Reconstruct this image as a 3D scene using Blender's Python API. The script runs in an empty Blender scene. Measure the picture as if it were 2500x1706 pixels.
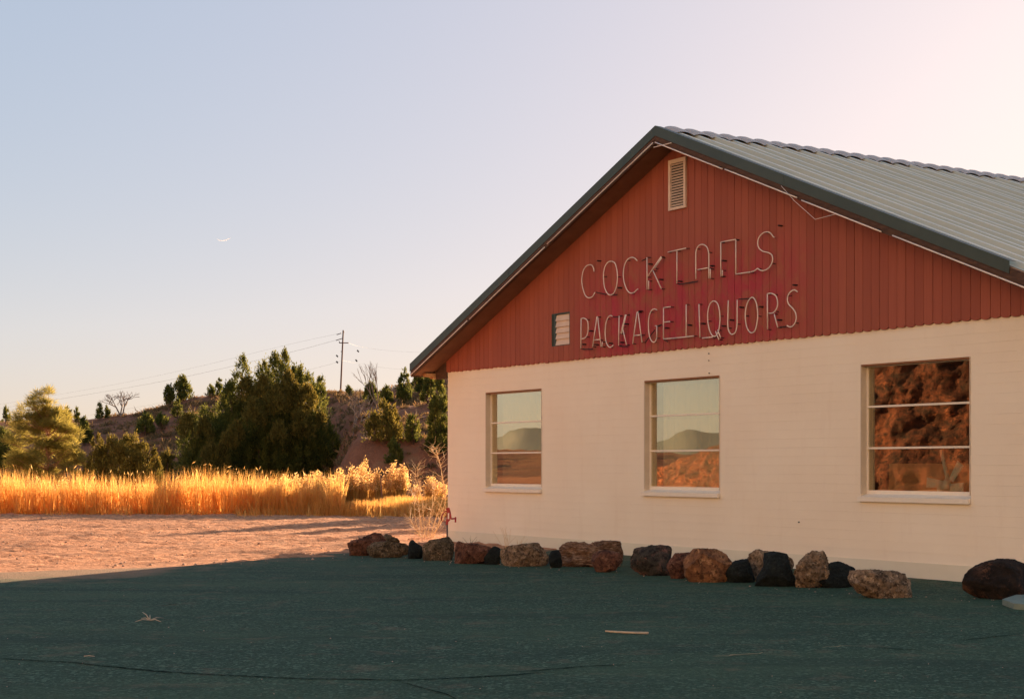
import bpy, bmesh, math, random
import numpy as np
from mathutils import Vector, Matrix, noise as mnoise

random.seed(7)
rng = np.random.default_rng(7)
R = math.radians
scene = bpy.context.scene
COL = scene.collection

# ------------------------------------------------------------------ camera
F, HZ, CX, CH = 3880.0, 1137.0, 1250.0, 1.25      # focal length (photo px), horizon row, centre column, eye height
cam_d = bpy.data.cameras.new('camera')
cam = bpy.data.objects.new('camera', cam_d)
COL.objects.link(cam)
cam.location = (0, 0, CH)
cam.rotation_euler = (R(90), 0, 0)
cam_d.sensor_width = 36
cam_d.lens = F / 2500 * 36
cam_d.shift_y = (HZ - 853) / 2500
cam_d.clip_end = 20000
scene.camera = cam

# ------------------------------------------------------------------ light
SUN_AZ, SUN_EL = R(25), R(11.5)                      # azimuth to the right of the viewing direction
to_sun = Vector((math.sin(SUN_AZ) * math.cos(SUN_EL), math.cos(SUN_AZ) * math.cos(SUN_EL), math.sin(SUN_EL)))
world = bpy.data.worlds.new('World')
scene.world = world
world.use_nodes = True
wn = world.node_tree.nodes
wl = world.node_tree.links
bg = wn['Background']
sky = wn.new('ShaderNodeTexSky')
sky.sky_type = 'NISHITA'
sky.sun_disc = False
sky.sun_elevation = SUN_EL
sky.sun_rotation = SUN_AZ
sky.air_density = 1.0
sky.dust_density = 0.9
sky.ozone_density = 3.6
tint = wn.new('ShaderNodeMix')
tint.data_type = 'RGBA'
tint.blend_type = 'MULTIPLY'
tint.inputs[0].default_value = 1.0
tint.inputs[7].default_value = (1.43, 1.22, 1.20, 1)
gam = wn.new('ShaderNodeGamma')                    # film-like softening of the whole sky's range
gam.inputs['Gamma'].default_value = 0.22
wl.new(sky.outputs[0], gam.inputs['Color'])
hsv = wn.new('ShaderNodeHueSaturation')
hsv.inputs['Saturation'].default_value = 2.15
wl.new(gam.outputs[0], hsv.inputs['Color'])
wl.new(hsv.outputs[0], tint.inputs[6])
wl.new(tint.outputs[2], bg.inputs['Color'])
bg.inputs['Strength'].default_value = 0.10
sun_d = bpy.data.lights.new('sun', 'SUN')
sun_d.energy = 5.0
sun_d.color = (1.0, 0.66, 0.40)
sun_d.angle = R(0.6)
sun = bpy.data.objects.new('sun', sun_d)
COL.objects.link(sun)
sun.location = (60, 100, 60)
sun.rotation_euler = to_sun.to_track_quat('Z', 'Y').to_euler()
vs = scene.view_settings
vs.view_transform = 'Standard'
vs.look = 'None'
vs.exposure = 2.05
vs.gamma = 1.0

# ------------------------------------------------------------------ helpers
def tag(o, label=None, cat=None, group=None, kind=None):
    if label: o['label'] = label
    if cat: o['category'] = cat
    if group: o['group'] = group
    if kind: o['kind'] = kind
    return o

def link(name, mesh, mat=None, parent=None, smooth=False):
    o = bpy.data.objects.new(name, mesh)
    COL.objects.link(o)
    if mat is not None and len(mesh.materials) == 0:
        mesh.materials.append(mat)
    if parent is not None:
        o.parent = parent
    if smooth:
        mesh.polygons.foreach_set('use_smooth', np.ones(len(mesh.polygons), dtype=bool))
    return o

def empty(name, loc, rz=0.0, label=None, cat=None, group=None):
    o = bpy.data.objects.new(name, None)
    COL.objects.link(o)
    o.location = loc
    o.rotation_euler = (0, 0, rz)
    o.empty_display_size = 0.2
    return tag(o, label, cat, group)

def np_mesh(name, verts, faces, col=None):
    """verts (N,3), faces (M,k) of one polygon size; col: per-vertex value 0..1"""
    m = bpy.data.meshes.new(name)
    verts = np.asarray(verts, np.float32)
    faces = np.asarray(faces, np.int32)
    n, k = faces.shape
    m.vertices.add(len(verts))
    m.vertices.foreach_set('co', verts.ravel())
    m.loops.add(n * k)
    m.loops.foreach_set('vertex_index', faces.ravel())
    m.polygons.add(n)
    m.polygons.foreach_set('loop_start', np.arange(0, n * k, k, dtype=np.int32))
    m.polygons.foreach_set('loop_total', np.full(n, k, np.int32))
    if col is not None:
        a = m.attributes.new('var', 'FLOAT', 'POINT')
        a.data.foreach_set('value', np.asarray(col, np.float32))
    m.update(calc_edges=True)
    return m

class MB:
    def __init__(s): s.v, s.f = [], []
    def add(s, vs, fs):
        b = len(s.v); s.v += [tuple(p) for p in vs]; s.f += [tuple(b + i for i in f) for f in fs]; return s
    def box(s, x0, x1, y0, y1, z0, z1):
        return s.add([(x0,y0,z0),(x1,y0,z0),(x1,y1,z0),(x0,y1,z0),(x0,y0,z1),(x1,y0,z1),(x1,y1,z1),(x0,y1,z1)],
                     [(0,3,2,1),(4,5,6,7),(0,1,5,4),(1,2,6,5),(2,3,7,6),(3,0,4,7)])
    def prism(s, poly, y0, y1):
        """polygon of (x, z), counter-clockwise seen from -y, extruded from y0 to y1"""
        n = len(poly)
        vs = [(p[0], y0, p[1]) for p in poly] + [(p[0], y1, p[1]) for p in poly]
        fs = [tuple(range(n)), tuple(range(2*n-1, n-1, -1))] + [(i, n+i, n+(i+1) % n, (i+1) % n) for i in range(n)]
        return s.add(vs, fs)
    def tube(s, pts, r, seg=6, r1=None, cap=True):
        pts = [Vector(p) for p in pts]; n = len(pts); rings = []
        up = None
        for i, p in enumerate(pts):
            t = (pts[min(i+1, n-1)] - pts[max(i-1, 0)])
            if t.length < 1e-9: t = Vector((0, 0, 1))
            t.normalize()
            if up is None:
                up = t.orthogonal().normalized()
            up = (up - t * up.dot(t))
            if up.length < 1e-6: up = t.orthogonal()
            up.normalize()
            b = t.cross(up)
            rr = r if r1 is None else r + (r1 - r) * i / max(n-1, 1)
            rings.append([p + (up * math.cos(2*math.pi*k/seg) + b * math.sin(2*math.pi*k/seg)) * rr for k in range(seg)])
        vs = [v for ring in rings for v in ring]
        fs = []
        for i in range(n-1):
            for k in range(seg):
                fs.append((i*seg+k, i*seg+(k+1) % seg, (i+1)*seg+(k+1) % seg, (i+1)*seg+k))
        if cap:
            fs.append(tuple(reversed(range(seg)))); fs.append(tuple((n-1)*seg+k for k in range(seg)))
        return s.add(vs, fs)
    def mesh(s, name):
        m = bpy.data.meshes.new(name); m.from_pydata(s.v, [], s.f); m.update(); return m
    def build(s, name, mat, parent=None, smooth=False):
        return link(name, s.mesh(name), mat, parent, smooth)

def catmull(pts, sub=4, closed=False):
    P = [np.array(p, float) for p in pts]
    if len(P) < 3: return P
    n = len(P); out = []
    for i in range(n - 1):
        p0 = P[i-1] if i > 0 else (P[-2] if closed else 2*P[0]-P[1])
        p3 = P[i+2] if i+2 < n else (P[1] if closed else 2*P[-1]-P[-2])
        for k in range(sub):
            t = k / sub
            out.append(0.5*((2*P[i]) + (-p0+P[i+1])*t + (2*p0-5*P[i]+4*P[i+1]-p3)*t*t + (-p0+3*P[i]-3*P[i+1]+p3)*t**3))
    out.append(P[-1])
    return out

# ------------------------------------------------------------------ materials
def new_mat(name):
    m = bpy.data.materials.new(name); m.use_nodes = True
    nt = m.node_tree
    return m, nt, nt.nodes['Principled BSDF']

def N(nt, typ, **kw):
    n = nt.nodes.new(typ)
    for k, v in kw.items():
        if k.startswith('in_'):
            key = k[3:]
            n.inputs[int(key) if key.isdigit() else key.replace('_', ' ')].default_value = v
        else: setattr(n, k, v)
    return n

def ramp(nt, src, stops, interp='LINEAR'):
    r = nt.nodes.new('ShaderNodeValToRGB'); r.color_ramp.interpolation = interp
    e = r.color_ramp.elements
    while len(e) < len(stops): e.new(0.5)
    for i, (p, c) in enumerate(stops):
        e[i].position = p
        e[i].color = (c if isinstance(c, tuple) else (c, c, c)) + ((1,) if not isinstance(c, tuple) or len(c) == 3 else ())
    nt.links.new(src, r.inputs[0])
    return r

def coords(nt, kind='Object', scale=None):
    tc = nt.nodes.new('ShaderNodeTexCoord')
    if scale is None: return tc.outputs[kind]
    mp = nt.nodes.new('ShaderNodeMapping')
    mp.inputs['Scale'].default_value = scale if isinstance(scale, tuple) else (scale,)*3
    nt.links.new(tc.outputs[kind], mp.inputs[0])
    return mp.outputs[0]

def noise_tex(nt, vec, scale, detail=4, rough=0.6, dist=0.0):
    n = nt.nodes.new('ShaderNodeTexNoise')
    n.inputs['Scale'].default_value = scale; n.inputs['Detail'].default_value = detail
    n.inputs['Roughness'].default_value = rough; n.inputs['Distortion'].default_value = dist
    nt.links.new(vec, n.inputs['Vector'])
    return n.outputs['Fac']

def mixc(nt, fac, a, b, mode='MIX'):
    m = nt.nodes.new('ShaderNodeMix'); m.data_type = 'RGBA'; m.blend_type = mode
    for sock, val in ((0, fac), (6, a), (7, b)):
        if hasattr(val, 'is_linked') or isinstance(val, bpy.types.NodeSocket): nt.links.new(val, m.inputs[sock])
        elif sock == 0: m.inputs[0].default_value = val
        else: m.inputs[sock].default_value = tuple(val) + ((1,) if len(val) == 3 else ())
    return m.outputs[2]

def bump(nt, height, strength, dist, prev=None):
    b = nt.nodes.new('ShaderNodeBump'); b.inputs['Strength'].default_value = strength; b.inputs['Distance'].default_value = dist
    nt.links.new(height, b.inputs['Height'])
    if prev is not None: nt.links.new(prev, b.inputs['Normal'])
    return b.outputs['Normal']

def simple(name, c, rough=0.7, c2=None, scale=8.0, bmp=0.0, bscale=40.0, bdist=0.01, metal=0.0, spec=0.4, stretch=None, coord='Object'):
    m, nt, p = new_mat(name)
    p.inputs['Roughness'].default_value = rough; p.inputs['Metallic'].default_value = metal
    p.inputs['Specular IOR Level'].default_value = spec
    v = coords(nt, coord, stretch)
    if c2 is not None:
        r = ramp(nt, noise_tex(nt, v, scale, 5, 0.65), [(0.32, c), (0.68, c2)])
        nt.links.new(r.outputs[0], p.inputs['Base Color'])
    else:
        p.inputs['Base Color'].default_value = c + (1,)
    if bmp:
        nt.links.new(bump(nt, noise_tex(nt, v, bscale, 4, 0.6), bmp, bdist), p.inputs['Normal'])
    return m

def foliage(name, cols, trans=0.4, rough=0.75):
    """leaf colours vary from leaf to leaf (attribute var)"""
    m, nt, p = new_mat(name)
    at = N(nt, 'ShaderNodeAttribute', attribute_name='var')
    r = ramp(nt, at.outputs['Fac'], [(i / (len(cols)-1), c) for i, c in enumerate(cols)])
    nt.links.new(r.outputs[0], p.inputs['Base Color'])
    p.inputs['Roughness'].default_value = rough
    p.inputs['Specular IOR Level'].default_value = 0.2
    tr = nt.nodes.new('ShaderNodeBsdfTranslucent')
    nt.links.new(r.outputs[0], tr.inputs['Color'])
    mx = nt.nodes.new('ShaderNodeMixShader'); mx.inputs[0].default_value = trans
    nt.links.new(p.outputs[0], mx.inputs[1]); nt.links.new(tr.outputs[0], mx.inputs[2])
    nt.links.new(mx.outputs[0], nt.nodes['Material Output'].inputs['Surface'])
    return m

# ground: pink-tan gravelly dirt, red soil on the hill
def mat_ground():
    m, nt, p = new_mat('dirt')
    v = coords(nt, 'Object')
    big = noise_tex(nt, v, 0.35, 5, 0.6)
    fine = noise_tex(nt, v, 9.0, 6, 0.7)
    stre = noise_tex(nt, coords(nt, 'Object', (0.5, 2.2, 1)), 1.9, 6, 0.7)
    c1 = ramp(nt, fine, [(0.3, (0.20, 0.082, 0.040)), (0.52, (0.53, 0.262, 0.142)), (0.75, (0.66, 0.38, 0.225))]).outputs[0]
    c2 = mixc(nt, ramp(nt, stre, [(0.46, 0.0), (0.66, 0.8)]).outputs[0], c1, (0.30, 0.14, 0.078))
    red = ramp(nt, noise_tex(nt, v, 0.9, 6, 0.7), [(0.3, (0.17, 0.068, 0.036)), (0.55, (0.29, 0.115, 0.060)), (0.75, (0.32, 0.18, 0.09))]).outputs[0]
    sep = N(nt, 'ShaderNodeSeparateXYZ'); nt.links.new(v, sep.inputs[0])
    mr = N(nt, 'ShaderNodeMapRange'); mr.inputs[1].default_value = 49; mr.inputs[2].default_value = 54
    nt.links.new(sep.outputs['Y'], mr.inputs[0])
    col = mixc(nt, mr.outputs[0], c2, red)
    nt.links.new(col, p.inputs['Base Color'])
    p.inputs['Roughness'].default_value = 0.95; p.inputs['Specular IOR Level'].default_value = 0.1
    b1 = bump(nt, noise_tex(nt, v, 14.0, 6, 0.75), 0.7, 0.05)
    b2 = bump(nt, noise_tex(nt, v, 2.2, 5, 0.65), 0.6, 0.15, b1)
    nt.links.new(b2, p.inputs['Normal'])
    return m

def mat_asphalt():
    m, nt, p = new_mat('asphalt')
    v = coords(nt, 'Object')
    agg = N(nt, 'ShaderNodeTexVoronoi'); agg.inputs['Scale'].default_value = 85; nt.links.new(v, agg.inputs['Vector'])
    spk = ramp(nt, agg.outputs['Color'], [(0.0, (0.012, 0.036, 0.021)), (0.55, (0.027, 0.066, 0.039)), (0.85, (0.056, 0.102, 0.062)), (1.0, (0.18, 0.22, 0.145))]).outputs[0]
    agg2 = N(nt, 'ShaderNodeTexVoronoi'); agg2.inputs['Scale'].default_value = 48; nt.links.new(v, agg2.inputs['Vector'])
    spk = mixc(nt, ramp(nt, agg2.outputs['Color'], [(0.0, 0.9), (0.30, 0.0), (0.72, 0.0), (1.0, 1.0)]).outputs[0], spk, mixc(nt, ramp(nt, agg2.outputs['Color'], [(0.45, 0.0), (0.55, 1.0)]).outputs[0], (0.003, 0.014, 0.008), (0.15, 0.24, 0.16)))
    big = noise_tex(nt, coords(nt, 'Object', (0.6, 1.6, 1)), 0.5, 5, 0.6)
    c = mixc(nt, ramp(nt, big, [(0.42, 0.0), (0.68, 0.6)]).outputs[0], spk, (0.055, 0.096, 0.052))
    stain = noise_tex(nt, coords(nt, 'Object', (0.35, 1.3, 1)), 0.9, 6, 0.7, 0.8)
    c = mixc(nt, ramp(nt, stain, [(0.50, 0.0), (0.66, 0.55)]).outputs[0], c, (0.010, 0.034, 0.024))
    # dust blown over the edge of the lot
    edge = N(nt, 'ShaderNodeAttribute', attribute_name='var')
    dn = noise_tex(nt, v, 2.5, 5, 0.7)
    ad = N(nt, 'ShaderNodeMath', operation='ADD'); nt.links.new(edge.outputs['Fac'], ad.inputs[0]); nt.links.new(dn, ad.inputs[1])
    df = ramp(nt, ad.outputs[0], [(0.55, 0.0), (1.0, 0.9)]).outputs[0]
    c = mixc(nt, df, c, (0.25, 0.155, 0.095))
    nt.links.new(c, p.inputs['Base Color'])
    p.inputs['Roughness'].default_value = 0.92; p.inputs['Specular IOR Level'].default_value = 0.2
    b0 = bump(nt, agg2.outputs['Distance'], 0.5, 0.02)
    b1 = bump(nt, agg.outputs['Distance'], 0.6, 0.012, b0)
    b2 = bump(nt, noise_tex(nt, v, 1.3, 4, 0.6), 0.35, 0.12, b1)
    nt.links.new(b2, p.inputs['Normal'])
    return m

def mat_rock(name, cols, scale=5.0, layered=False, bmp=0.8):
    m, nt, p = new_mat(name)
    v = coords(nt, 'Object')
    if layered:
        v = coords(nt, 'Object', (1.2, 1.2, 6.0))
    n1 = noise_tex(nt, v, scale, 8, 0.7, 0.4)
    n2 = noise_tex(nt, v, scale * 4.5, 5, 0.7)
    k = len(cols)
    r = ramp(nt, n1, [(0.28 + 0.44 * i / (k-1), c) for i, c in enumerate(cols)]).outputs[0]
    c = mixc(nt, ramp(nt, n2, [(0.44, 0.0), (0.62, 0.85)]).outputs[0], r, tuple(x * 0.5 for x in cols[0]))
    n3 = noise_tex(nt, v, scale * 2.3, 6, 0.75, 0.6)
    c = mixc(nt, ramp(nt, n3, [(0.56, 0.0), (0.66, 0.7)]).outputs[0], c, tuple(min(1.0, x * 1.5) for x in cols[-1]))
    nt.links.new(c, p.inputs['Base Color'])
    p.inputs['Roughness'].default_value = 0.9; p.inputs['Specular IOR Level'].default_value = 0.25
    b1 = bump(nt, n2, bmp, 0.06)
    nt.links.new(bump(nt, noise_tex(nt, v, scale * 16, 4, 0.7), 0.5, 0.008, b1), p.inputs['Normal'])
    return m

M = {}
M['ground'] = mat_ground()
M['asphalt'] = mat_asphalt()
M['rock_red'] = mat_rock('rock_red', [(0.035, 0.0158, 0.0105), (0.1728, 0.072, 0.0432), (0.272, 0.136, 0.085)])
M['rock_tan'] = mat_rock('rock_tan', [(0.041, 0.0273, 0.016), (0.2808, 0.1778, 0.103), (0.4641, 0.3315, 0.21)], 6)
M['rock_lichen'] = mat_rock('rock_lichen', [(0.0148, 0.0126, 0.0084), (0.1469, 0.1037, 0.0562), (0.306, 0.204, 0.1224)], 8)
M['rock_black'] = mat_rock('rock_black', [(0.008, 0.010, 0.010), (0.016, 0.022, 0.020), (0.028, 0.034, 0.030)], 8)
M['rock_layer'] = mat_rock('rock_layer', [(0.0501, 0.0228, 0.0137), (0.2808, 0.1498, 0.0842), (0.4973, 0.3426, 0.221)], 4, True)
M['rock_orange'] = mat_rock('rock_orange', [(0.0725, 0.0282, 0.0141), (0.2815, 0.1242, 0.0538), (0.4105, 0.215, 0.0978)], 3.5)
M['rock_grey'] = mat_rock('rock_grey', [(0.0123, 0.014, 0.0123), (0.072, 0.0612, 0.0504), (0.221, 0.102, 0.0765)], 4)
M['rock_dark'] = mat_rock('rock_dark', [(0.010, 0.008, 0.007), (0.022, 0.015, 0.011), (0.11, 0.05, 0.028)], 2.5)
M['slope'] = mat_rock('slope_rock', [(0.022, 0.018, 0.011), (0.10, 0.034, 0.017), (0.19, 0.064, 0.028)], 0.9, False)
M['cliff'] = mat_rock('bounce_cliff_rock', [(0.42, 0.35, 0.26), (0.54, 0.47, 0.37), (0.62, 0.55, 0.45)], 0.35, False)  # pale rock of the cliff added for bounced light
M['mountain'] = simple('mountain_forest', (0.07, 0.09, 0.085), 1.0, (0.11, 0.12, 0.11), 0.01)

def mat_paint_wall():
    m, nt, p = new_mat('cream_masonry_paint')
    v = coords(nt, 'Object')
    n1 = noise_tex(nt, v, 0.8, 5, 0.6)
    n2 = noise_tex(nt, coords(nt, 'Object', (3, 3, 0.5)), 1.6, 5, 0.65)
    c = mixc(nt, ramp(nt, n1, [(0.3, 0.0), (0.7, 1.0)]).outputs[0], (0.83, 0.715, 0.565), (0.87, 0.775, 0.63))
    c = mixc(nt, ramp(nt, n2, [(0.55, 0.0), (0.85, 0.3)]).outputs[0], c, (0.70, 0.55, 0.41))
    nt.links.new(c, p.inputs['Base Color'])
    p.inputs['Roughness'].default_value = 0.75; p.inputs['Specular IOR Level'].default_value = 0.3
    b1 = bump(nt, noise_tex(nt, v, 60, 4, 0.7), 0.35, 0.004)
    nt.links.new(bump(nt, noise_tex(nt, v, 9, 3, 0.6), 0.25, 0.01, b1), p.inputs['Normal'])
    return m
M['wall'] = mat_paint_wall()
M['plinth'] = simple('plinth_paint', (0.72, 0.66, 0.52), 0.8, (0.77, 0.71, 0.57), 2.0, 0.3, 40, 0.006)

def mat_siding():
    m, nt, p = new_mat('red_siding')
    v = coords(nt, 'Object')          # boards carry facade coordinates
    oi = N(nt, 'ShaderNodeObjectInfo')
    base = ramp(nt, oi.outputs['Random'], [(0.0, (0.30, 0.078, 0.046)), (0.5, (0.33, 0.087, 0.052)), (1.0, (0.36, 0.098, 0.058))]).outputs[0]
    grain = noise_tex(nt, coords(nt, 'Object', (30, 30, 1.2)), 1.0, 6, 0.7)
    c = mixc(nt, ramp(nt, grain, [(0.45, 0.0), (0.75, 0.5)]).outputs[0], base, (0.26, 0.065, 0.040))
    # crimson touch-up paint rolled on behind the neon lettering
    sep = N(nt, 'ShaderNodeSeparateXYZ'); nt.links.new(v, sep.inputs[0])
    def band(out, a, b, c_, d):
        f1 = N(nt, 'ShaderNodeMapRange', interpolation_type='SMOOTHSTEP'); f1.inputs[1].default_value = a; f1.inputs[2].default_value = b
        f2 = N(nt, 'ShaderNodeMapRange', interpolation_type='SMOOTHSTEP'); f2.inputs[1].default_value = c_; f2.inputs[2].default_value = d
        f2.inputs[3].default_value = 1; f2.inputs[4].default_value = 0
        nt.links.new(out, f1.inputs[0]); nt.links.new(out, f2.inputs[0])
        mu = N(nt, 'ShaderNodeMath', operation='MULTIPLY'); nt.links.new(f1.outputs[0], mu.inputs[0]); nt.links.new(f2.outputs[0], mu.inputs[1])
        return mu.outputs[0]
    mask = N(nt, 'ShaderNodeMath', operation='MULTIPLY')
    nt.links.new(band(sep.outputs['X'], 3.4, 4.6, 7.6, 9.4), mask.inputs[0])
    nt.links.new(band(sep.outputs['Z'], 2.7, 2.9, 3.5, 4.4), mask.inputs[1])
    pn = noise_tex(nt, coords(nt, 'Object', (2.2, 1, 1.3)), 1.6, 6, 0.7, 0.6)
    pr = ramp(nt, pn, [(0.40, 0.0), (0.58, 1.0)]).outputs[0]
    mu2 = N(nt, 'ShaderNodeMath', operation='MULTIPLY'); nt.links.new(mask.outputs[0], mu2.inputs[0]); nt.links.new(pr, mu2.inputs[1])
    c = mixc(nt, mu2.outputs[0], c, (0.36, 0.036, 0.050))
    nt.links.new(c, p.inputs['Base Color'])
    p.inputs['Roughness'].default_value = 0.7; p.inputs['Specular IOR Level'].default_value = 0.3
    nt.links.new(bump(nt, grain, 0.3, 0.004), p.inputs['Normal'])
    return m
M['siding'] = mat_siding()
M['dark_wood'] = simple('dark_brown_wood', (0.055, 0.028, 0.018), 0.8, (0.11, 0.055, 0.032), 6, 0.4, 30, 0.006, stretch=(1, 4, 4))
M['soffit'] = simple('soffit_brown', (0.17, 0.080, 0.045), 0.8, (0.23, 0.11, 0.06), 3, 0.2, 20, 0.004)
M['glow_wood'] = simple('eave_glow_wood', (0.50, 0.28, 0.13), 0.8, (0.40, 0.21, 0.10), 5, 0.3, 30, 0.005)  # orange bounce glow under the eaves put into the wood colour
M['green_metal'] = simple('dark_green_metal', (0.030, 0.048, 0.036), 0.5, (0.042, 0.062, 0.046), 3, 0.1, 30, 0.002, spec=0.5)
M['roof_metal'] = simple('galvanised_roof', (0.50, 0.46, 0.33), 0.45, (0.57, 0.53, 0.39), 0.9, 0.10, 25, 0.003, metal=0.25, spec=0.5)
M['rib_highlight'] = simple('rib_highlight_metal', (0.68, 0.63, 0.50), 0.5, (0.78, 0.73, 0.60), 1.5, metal=0.0)  # light catching the rib crowns, painted as a paler metal
M['lap_shade'] = simple('lap_shade', (0.13, 0.115, 0.085), 0.8, (0.18, 0.16, 0.12), 3)  # shadow line of the sheet laps, painted as a dark colour
M['ridge'] = simple('ridge_cap_metal', (0.46, 0.38, 0.33), 0.5, (0.52, 0.44, 0.38), 2.5, 0.15, 25, 0.003, metal=0.2)
M['neon'] = simple('unlit_neon_glass', (0.72, 0.60, 0.52), 0.25, (0.80, 0.70, 0.62), 20, spec=0.6)
M['black'] = simple('black_paint', (0.012, 0.012, 0.012), 0.6)
M['vent'] = simple('vent_cream', (0.62, 0.47, 0.36), 0.6, (0.70, 0.55, 0.43), 6)
M['frame'] = simple('window_frame_white', (0.80, 0.70, 0.57), 0.5, (0.84, 0.75, 0.62), 12, 0.2, 60, 0.002)
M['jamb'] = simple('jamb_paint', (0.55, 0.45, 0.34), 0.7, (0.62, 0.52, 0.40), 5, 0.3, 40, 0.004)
M['lintel'] = simple('rusty_lintel', (0.20, 0.075, 0.03), 0.8, (0.30, 0.13, 0.05), 10, 0.3, 60, 0.003)
M['interior'] = simple('interior_brown', (0.05, 0.03, 0.02), 0.9, (0.07, 0.045, 0.03), 3)
M['curtain'] = simple('curtain_cloth', (0.80, 0.71, 0.50), 0.9, (0.85, 0.77, 0.56), 4)
M['card'] = simple('cardboard', (0.55, 0.27, 0.11), 0.85, (0.62, 0.33, 0.15), 4, 0.1, 60, 0.002)
M['fan'] = simple('fan_grey_green', (0.55, 0.66, 0.56), 0.5, (0.62, 0.72, 0.62), 6)
M['red_paint'] = simple('red_enamel', (0.42, 0.015, 0.02), 0.4, (0.33, 0.012, 0.018), 20, spec=0.5)
M['galv'] = simple('galvanised_pipe', (0.13, 0.09, 0.075), 0.6, (0.18, 0.13, 0.11), 30, metal=0.2)
M['bark'] = simple('bark', (0.10, 0.055, 0.035), 0.9, (0.17, 0.10, 0.065), 6, 0.6, 20, 0.02, stretch=(3, 3, 0.6))
M['pine_bark'] = simple('pine_bark', (0.34, 0.17, 0.10), 0.9, (0.44, 0.24, 0.15), 6, 0.6, 20, 0.02)
M['bare_twig'] = simple('bare_twig', (0.24, 0.17, 0.125), 0.9, (0.30, 0.22, 0.16), 6)
M['straw_stem'] = simple('straw_stem', (0.55, 0.38, 0.20), 0.7, (0.62, 0.45, 0.26), 10)
M['pole'] = simple('pole_wood', (0.17, 0.085, 0.055), 0.85, (0.22, 0.11, 0.07), 2, 0.3, 10, 0.01)
M['wire'] = simple('wire', (0.10, 0.08, 0.075), 0.6)
M['concrete'] = simple('concrete', (0.14, 0.18, 0.15), 0.9, (0.20, 0.24, 0.19), 6, 0.4, 60, 0.004)
M['tar'] = simple('crack_tar', (0.006, 0.013, 0.012), 1.0, spec=0.0)  # dark tar filling the cracks
M['road_paint'] = simple('worn_yellow_paint', (0.30, 0.23, 0.10), 0.8, (0.20, 0.16, 0.08), 20)
M['stick'] = simple('dry_stick', (0.40, 0.30, 0.20), 0.8, (0.50, 0.40, 0.28), 20)
M['pebble'] = simple('pebble', (0.30, 0.18, 0.12), 0.9, (0.52, 0.36, 0.26), 3)
M['juniper'] = foliage('juniper_leaf', [(0.050, 0.062, 0.015), (0.135, 0.145, 0.031), (0.27, 0.235, 0.048)], 0.52)
M['juniper_gold'] = foliage('juniper_leaf_gold', [(0.075, 0.070, 0.014), (0.18, 0.145, 0.030), (0.29, 0.21, 0.045)], 0.5)
M['pine'] = foliage('pine_needle', [(0.18, 0.16, 0.036), (0.31, 0.265, 0.060), (0.43, 0.35, 0.095)], 0.68)
M['grass'] = foliage('dry_grass_blade', [(0.54, 0.255, 0.065), (0.80, 0.475, 0.135), (0.86, 0.60, 0.25)], 0.75)
M['brush'] = foliage('rabbitbrush_stem', [(0.28, 0.17, 0.05), (0.56, 0.34, 0.10), (0.78, 0.52, 0.24)], 0.62)
M['scrub'] = foliage('hill_scrub', [(0.10, 0.070, 0.030), (0.22, 0.14, 0.062), (0.36, 0.22, 0.10)], 0.4)

def mat_glass():
    m, nt, p = new_mat('window_glass')
    out = nt.nodes['Material Output']
    gl = nt.nodes.new('ShaderNodeBsdfGlossy'); gl.inputs['Roughness'].default_value = 0.0
    gl.inputs['Color'].default_value = (0.97, 0.86, 0.64, 1)
    tr = nt.nodes.new('ShaderNodeBsdfTransparent'); tr.inputs['Color'].default_value = (0.85, 0.86, 0.82, 1)
    lw = N(nt, 'ShaderNodeLayerWeight'); lw.inputs['Blend'].default_value = 0.5
    v = coords(nt, 'Object')
    wob = N(nt, 'ShaderNodeBump'); wob.inputs['Strength'].default_value = 0.02; wob.inputs['Distance'].default_value = 0.02
    nt.links.new(noise_tex(nt, v, 2.5, 1, 0.4), wob.inputs['Height'])
    nt.links.new(wob.outputs[0], gl.inputs['Normal'])
    mr = N(nt, 'ShaderNodeMapRange'); mr.inputs[1].default_value = 0.2; mr.inputs[2].default_value = 0.5
    mr.inputs[3].default_value = 0.13; mr.inputs[4].default_value = 0.68
    nt.links.new(lw.outputs['Facing'], mr.inputs[0])
    mx = nt.nodes.new('ShaderNodeMixShader')
    nt.links.new(mr.outputs[0], mx.inputs[0]); nt.links.new(tr.outputs[0], mx.inputs[1]); nt.links.new(gl.outputs[0], mx.inputs[2])
    nt.links.new(mx.outputs[0], out.inputs['Surface'])
    return m
M['glass'] = mat_glass()

# ------------------------------------------------------------------ pixel -> place
def on_ground(px, py, z=0.0):
    d = (CH - z) * F / (py - HZ)
    return Vector(((px - CX) / F * d, d, z))
def at(px, py, d):
    return Vector(((px - CX) / F * d, d, CH - (py - HZ) / F * d))

# facade frame: local x along the front to the right, local y into the building
UX, UY = 0.5364, -0.8440
_l = math.hypot(UX, UY); UX /= _l; UY /= _l
C0 = Vector((-1.068, 26.39, 0))
B_RZ = math.atan2(UY, UX)
def fac(px, py, off=0.0):
    """photo pixel -> (u, z) on the plane y = off of the facade frame"""
    k = (px - CX) / F
    ax, ay = C0.x - UY * off, C0.y + UX * off
    s = (k * ay - ax) / (UX - k * UY)
    d = ay + UY * s
    return s, CH - (py - HZ) / F * d

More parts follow.
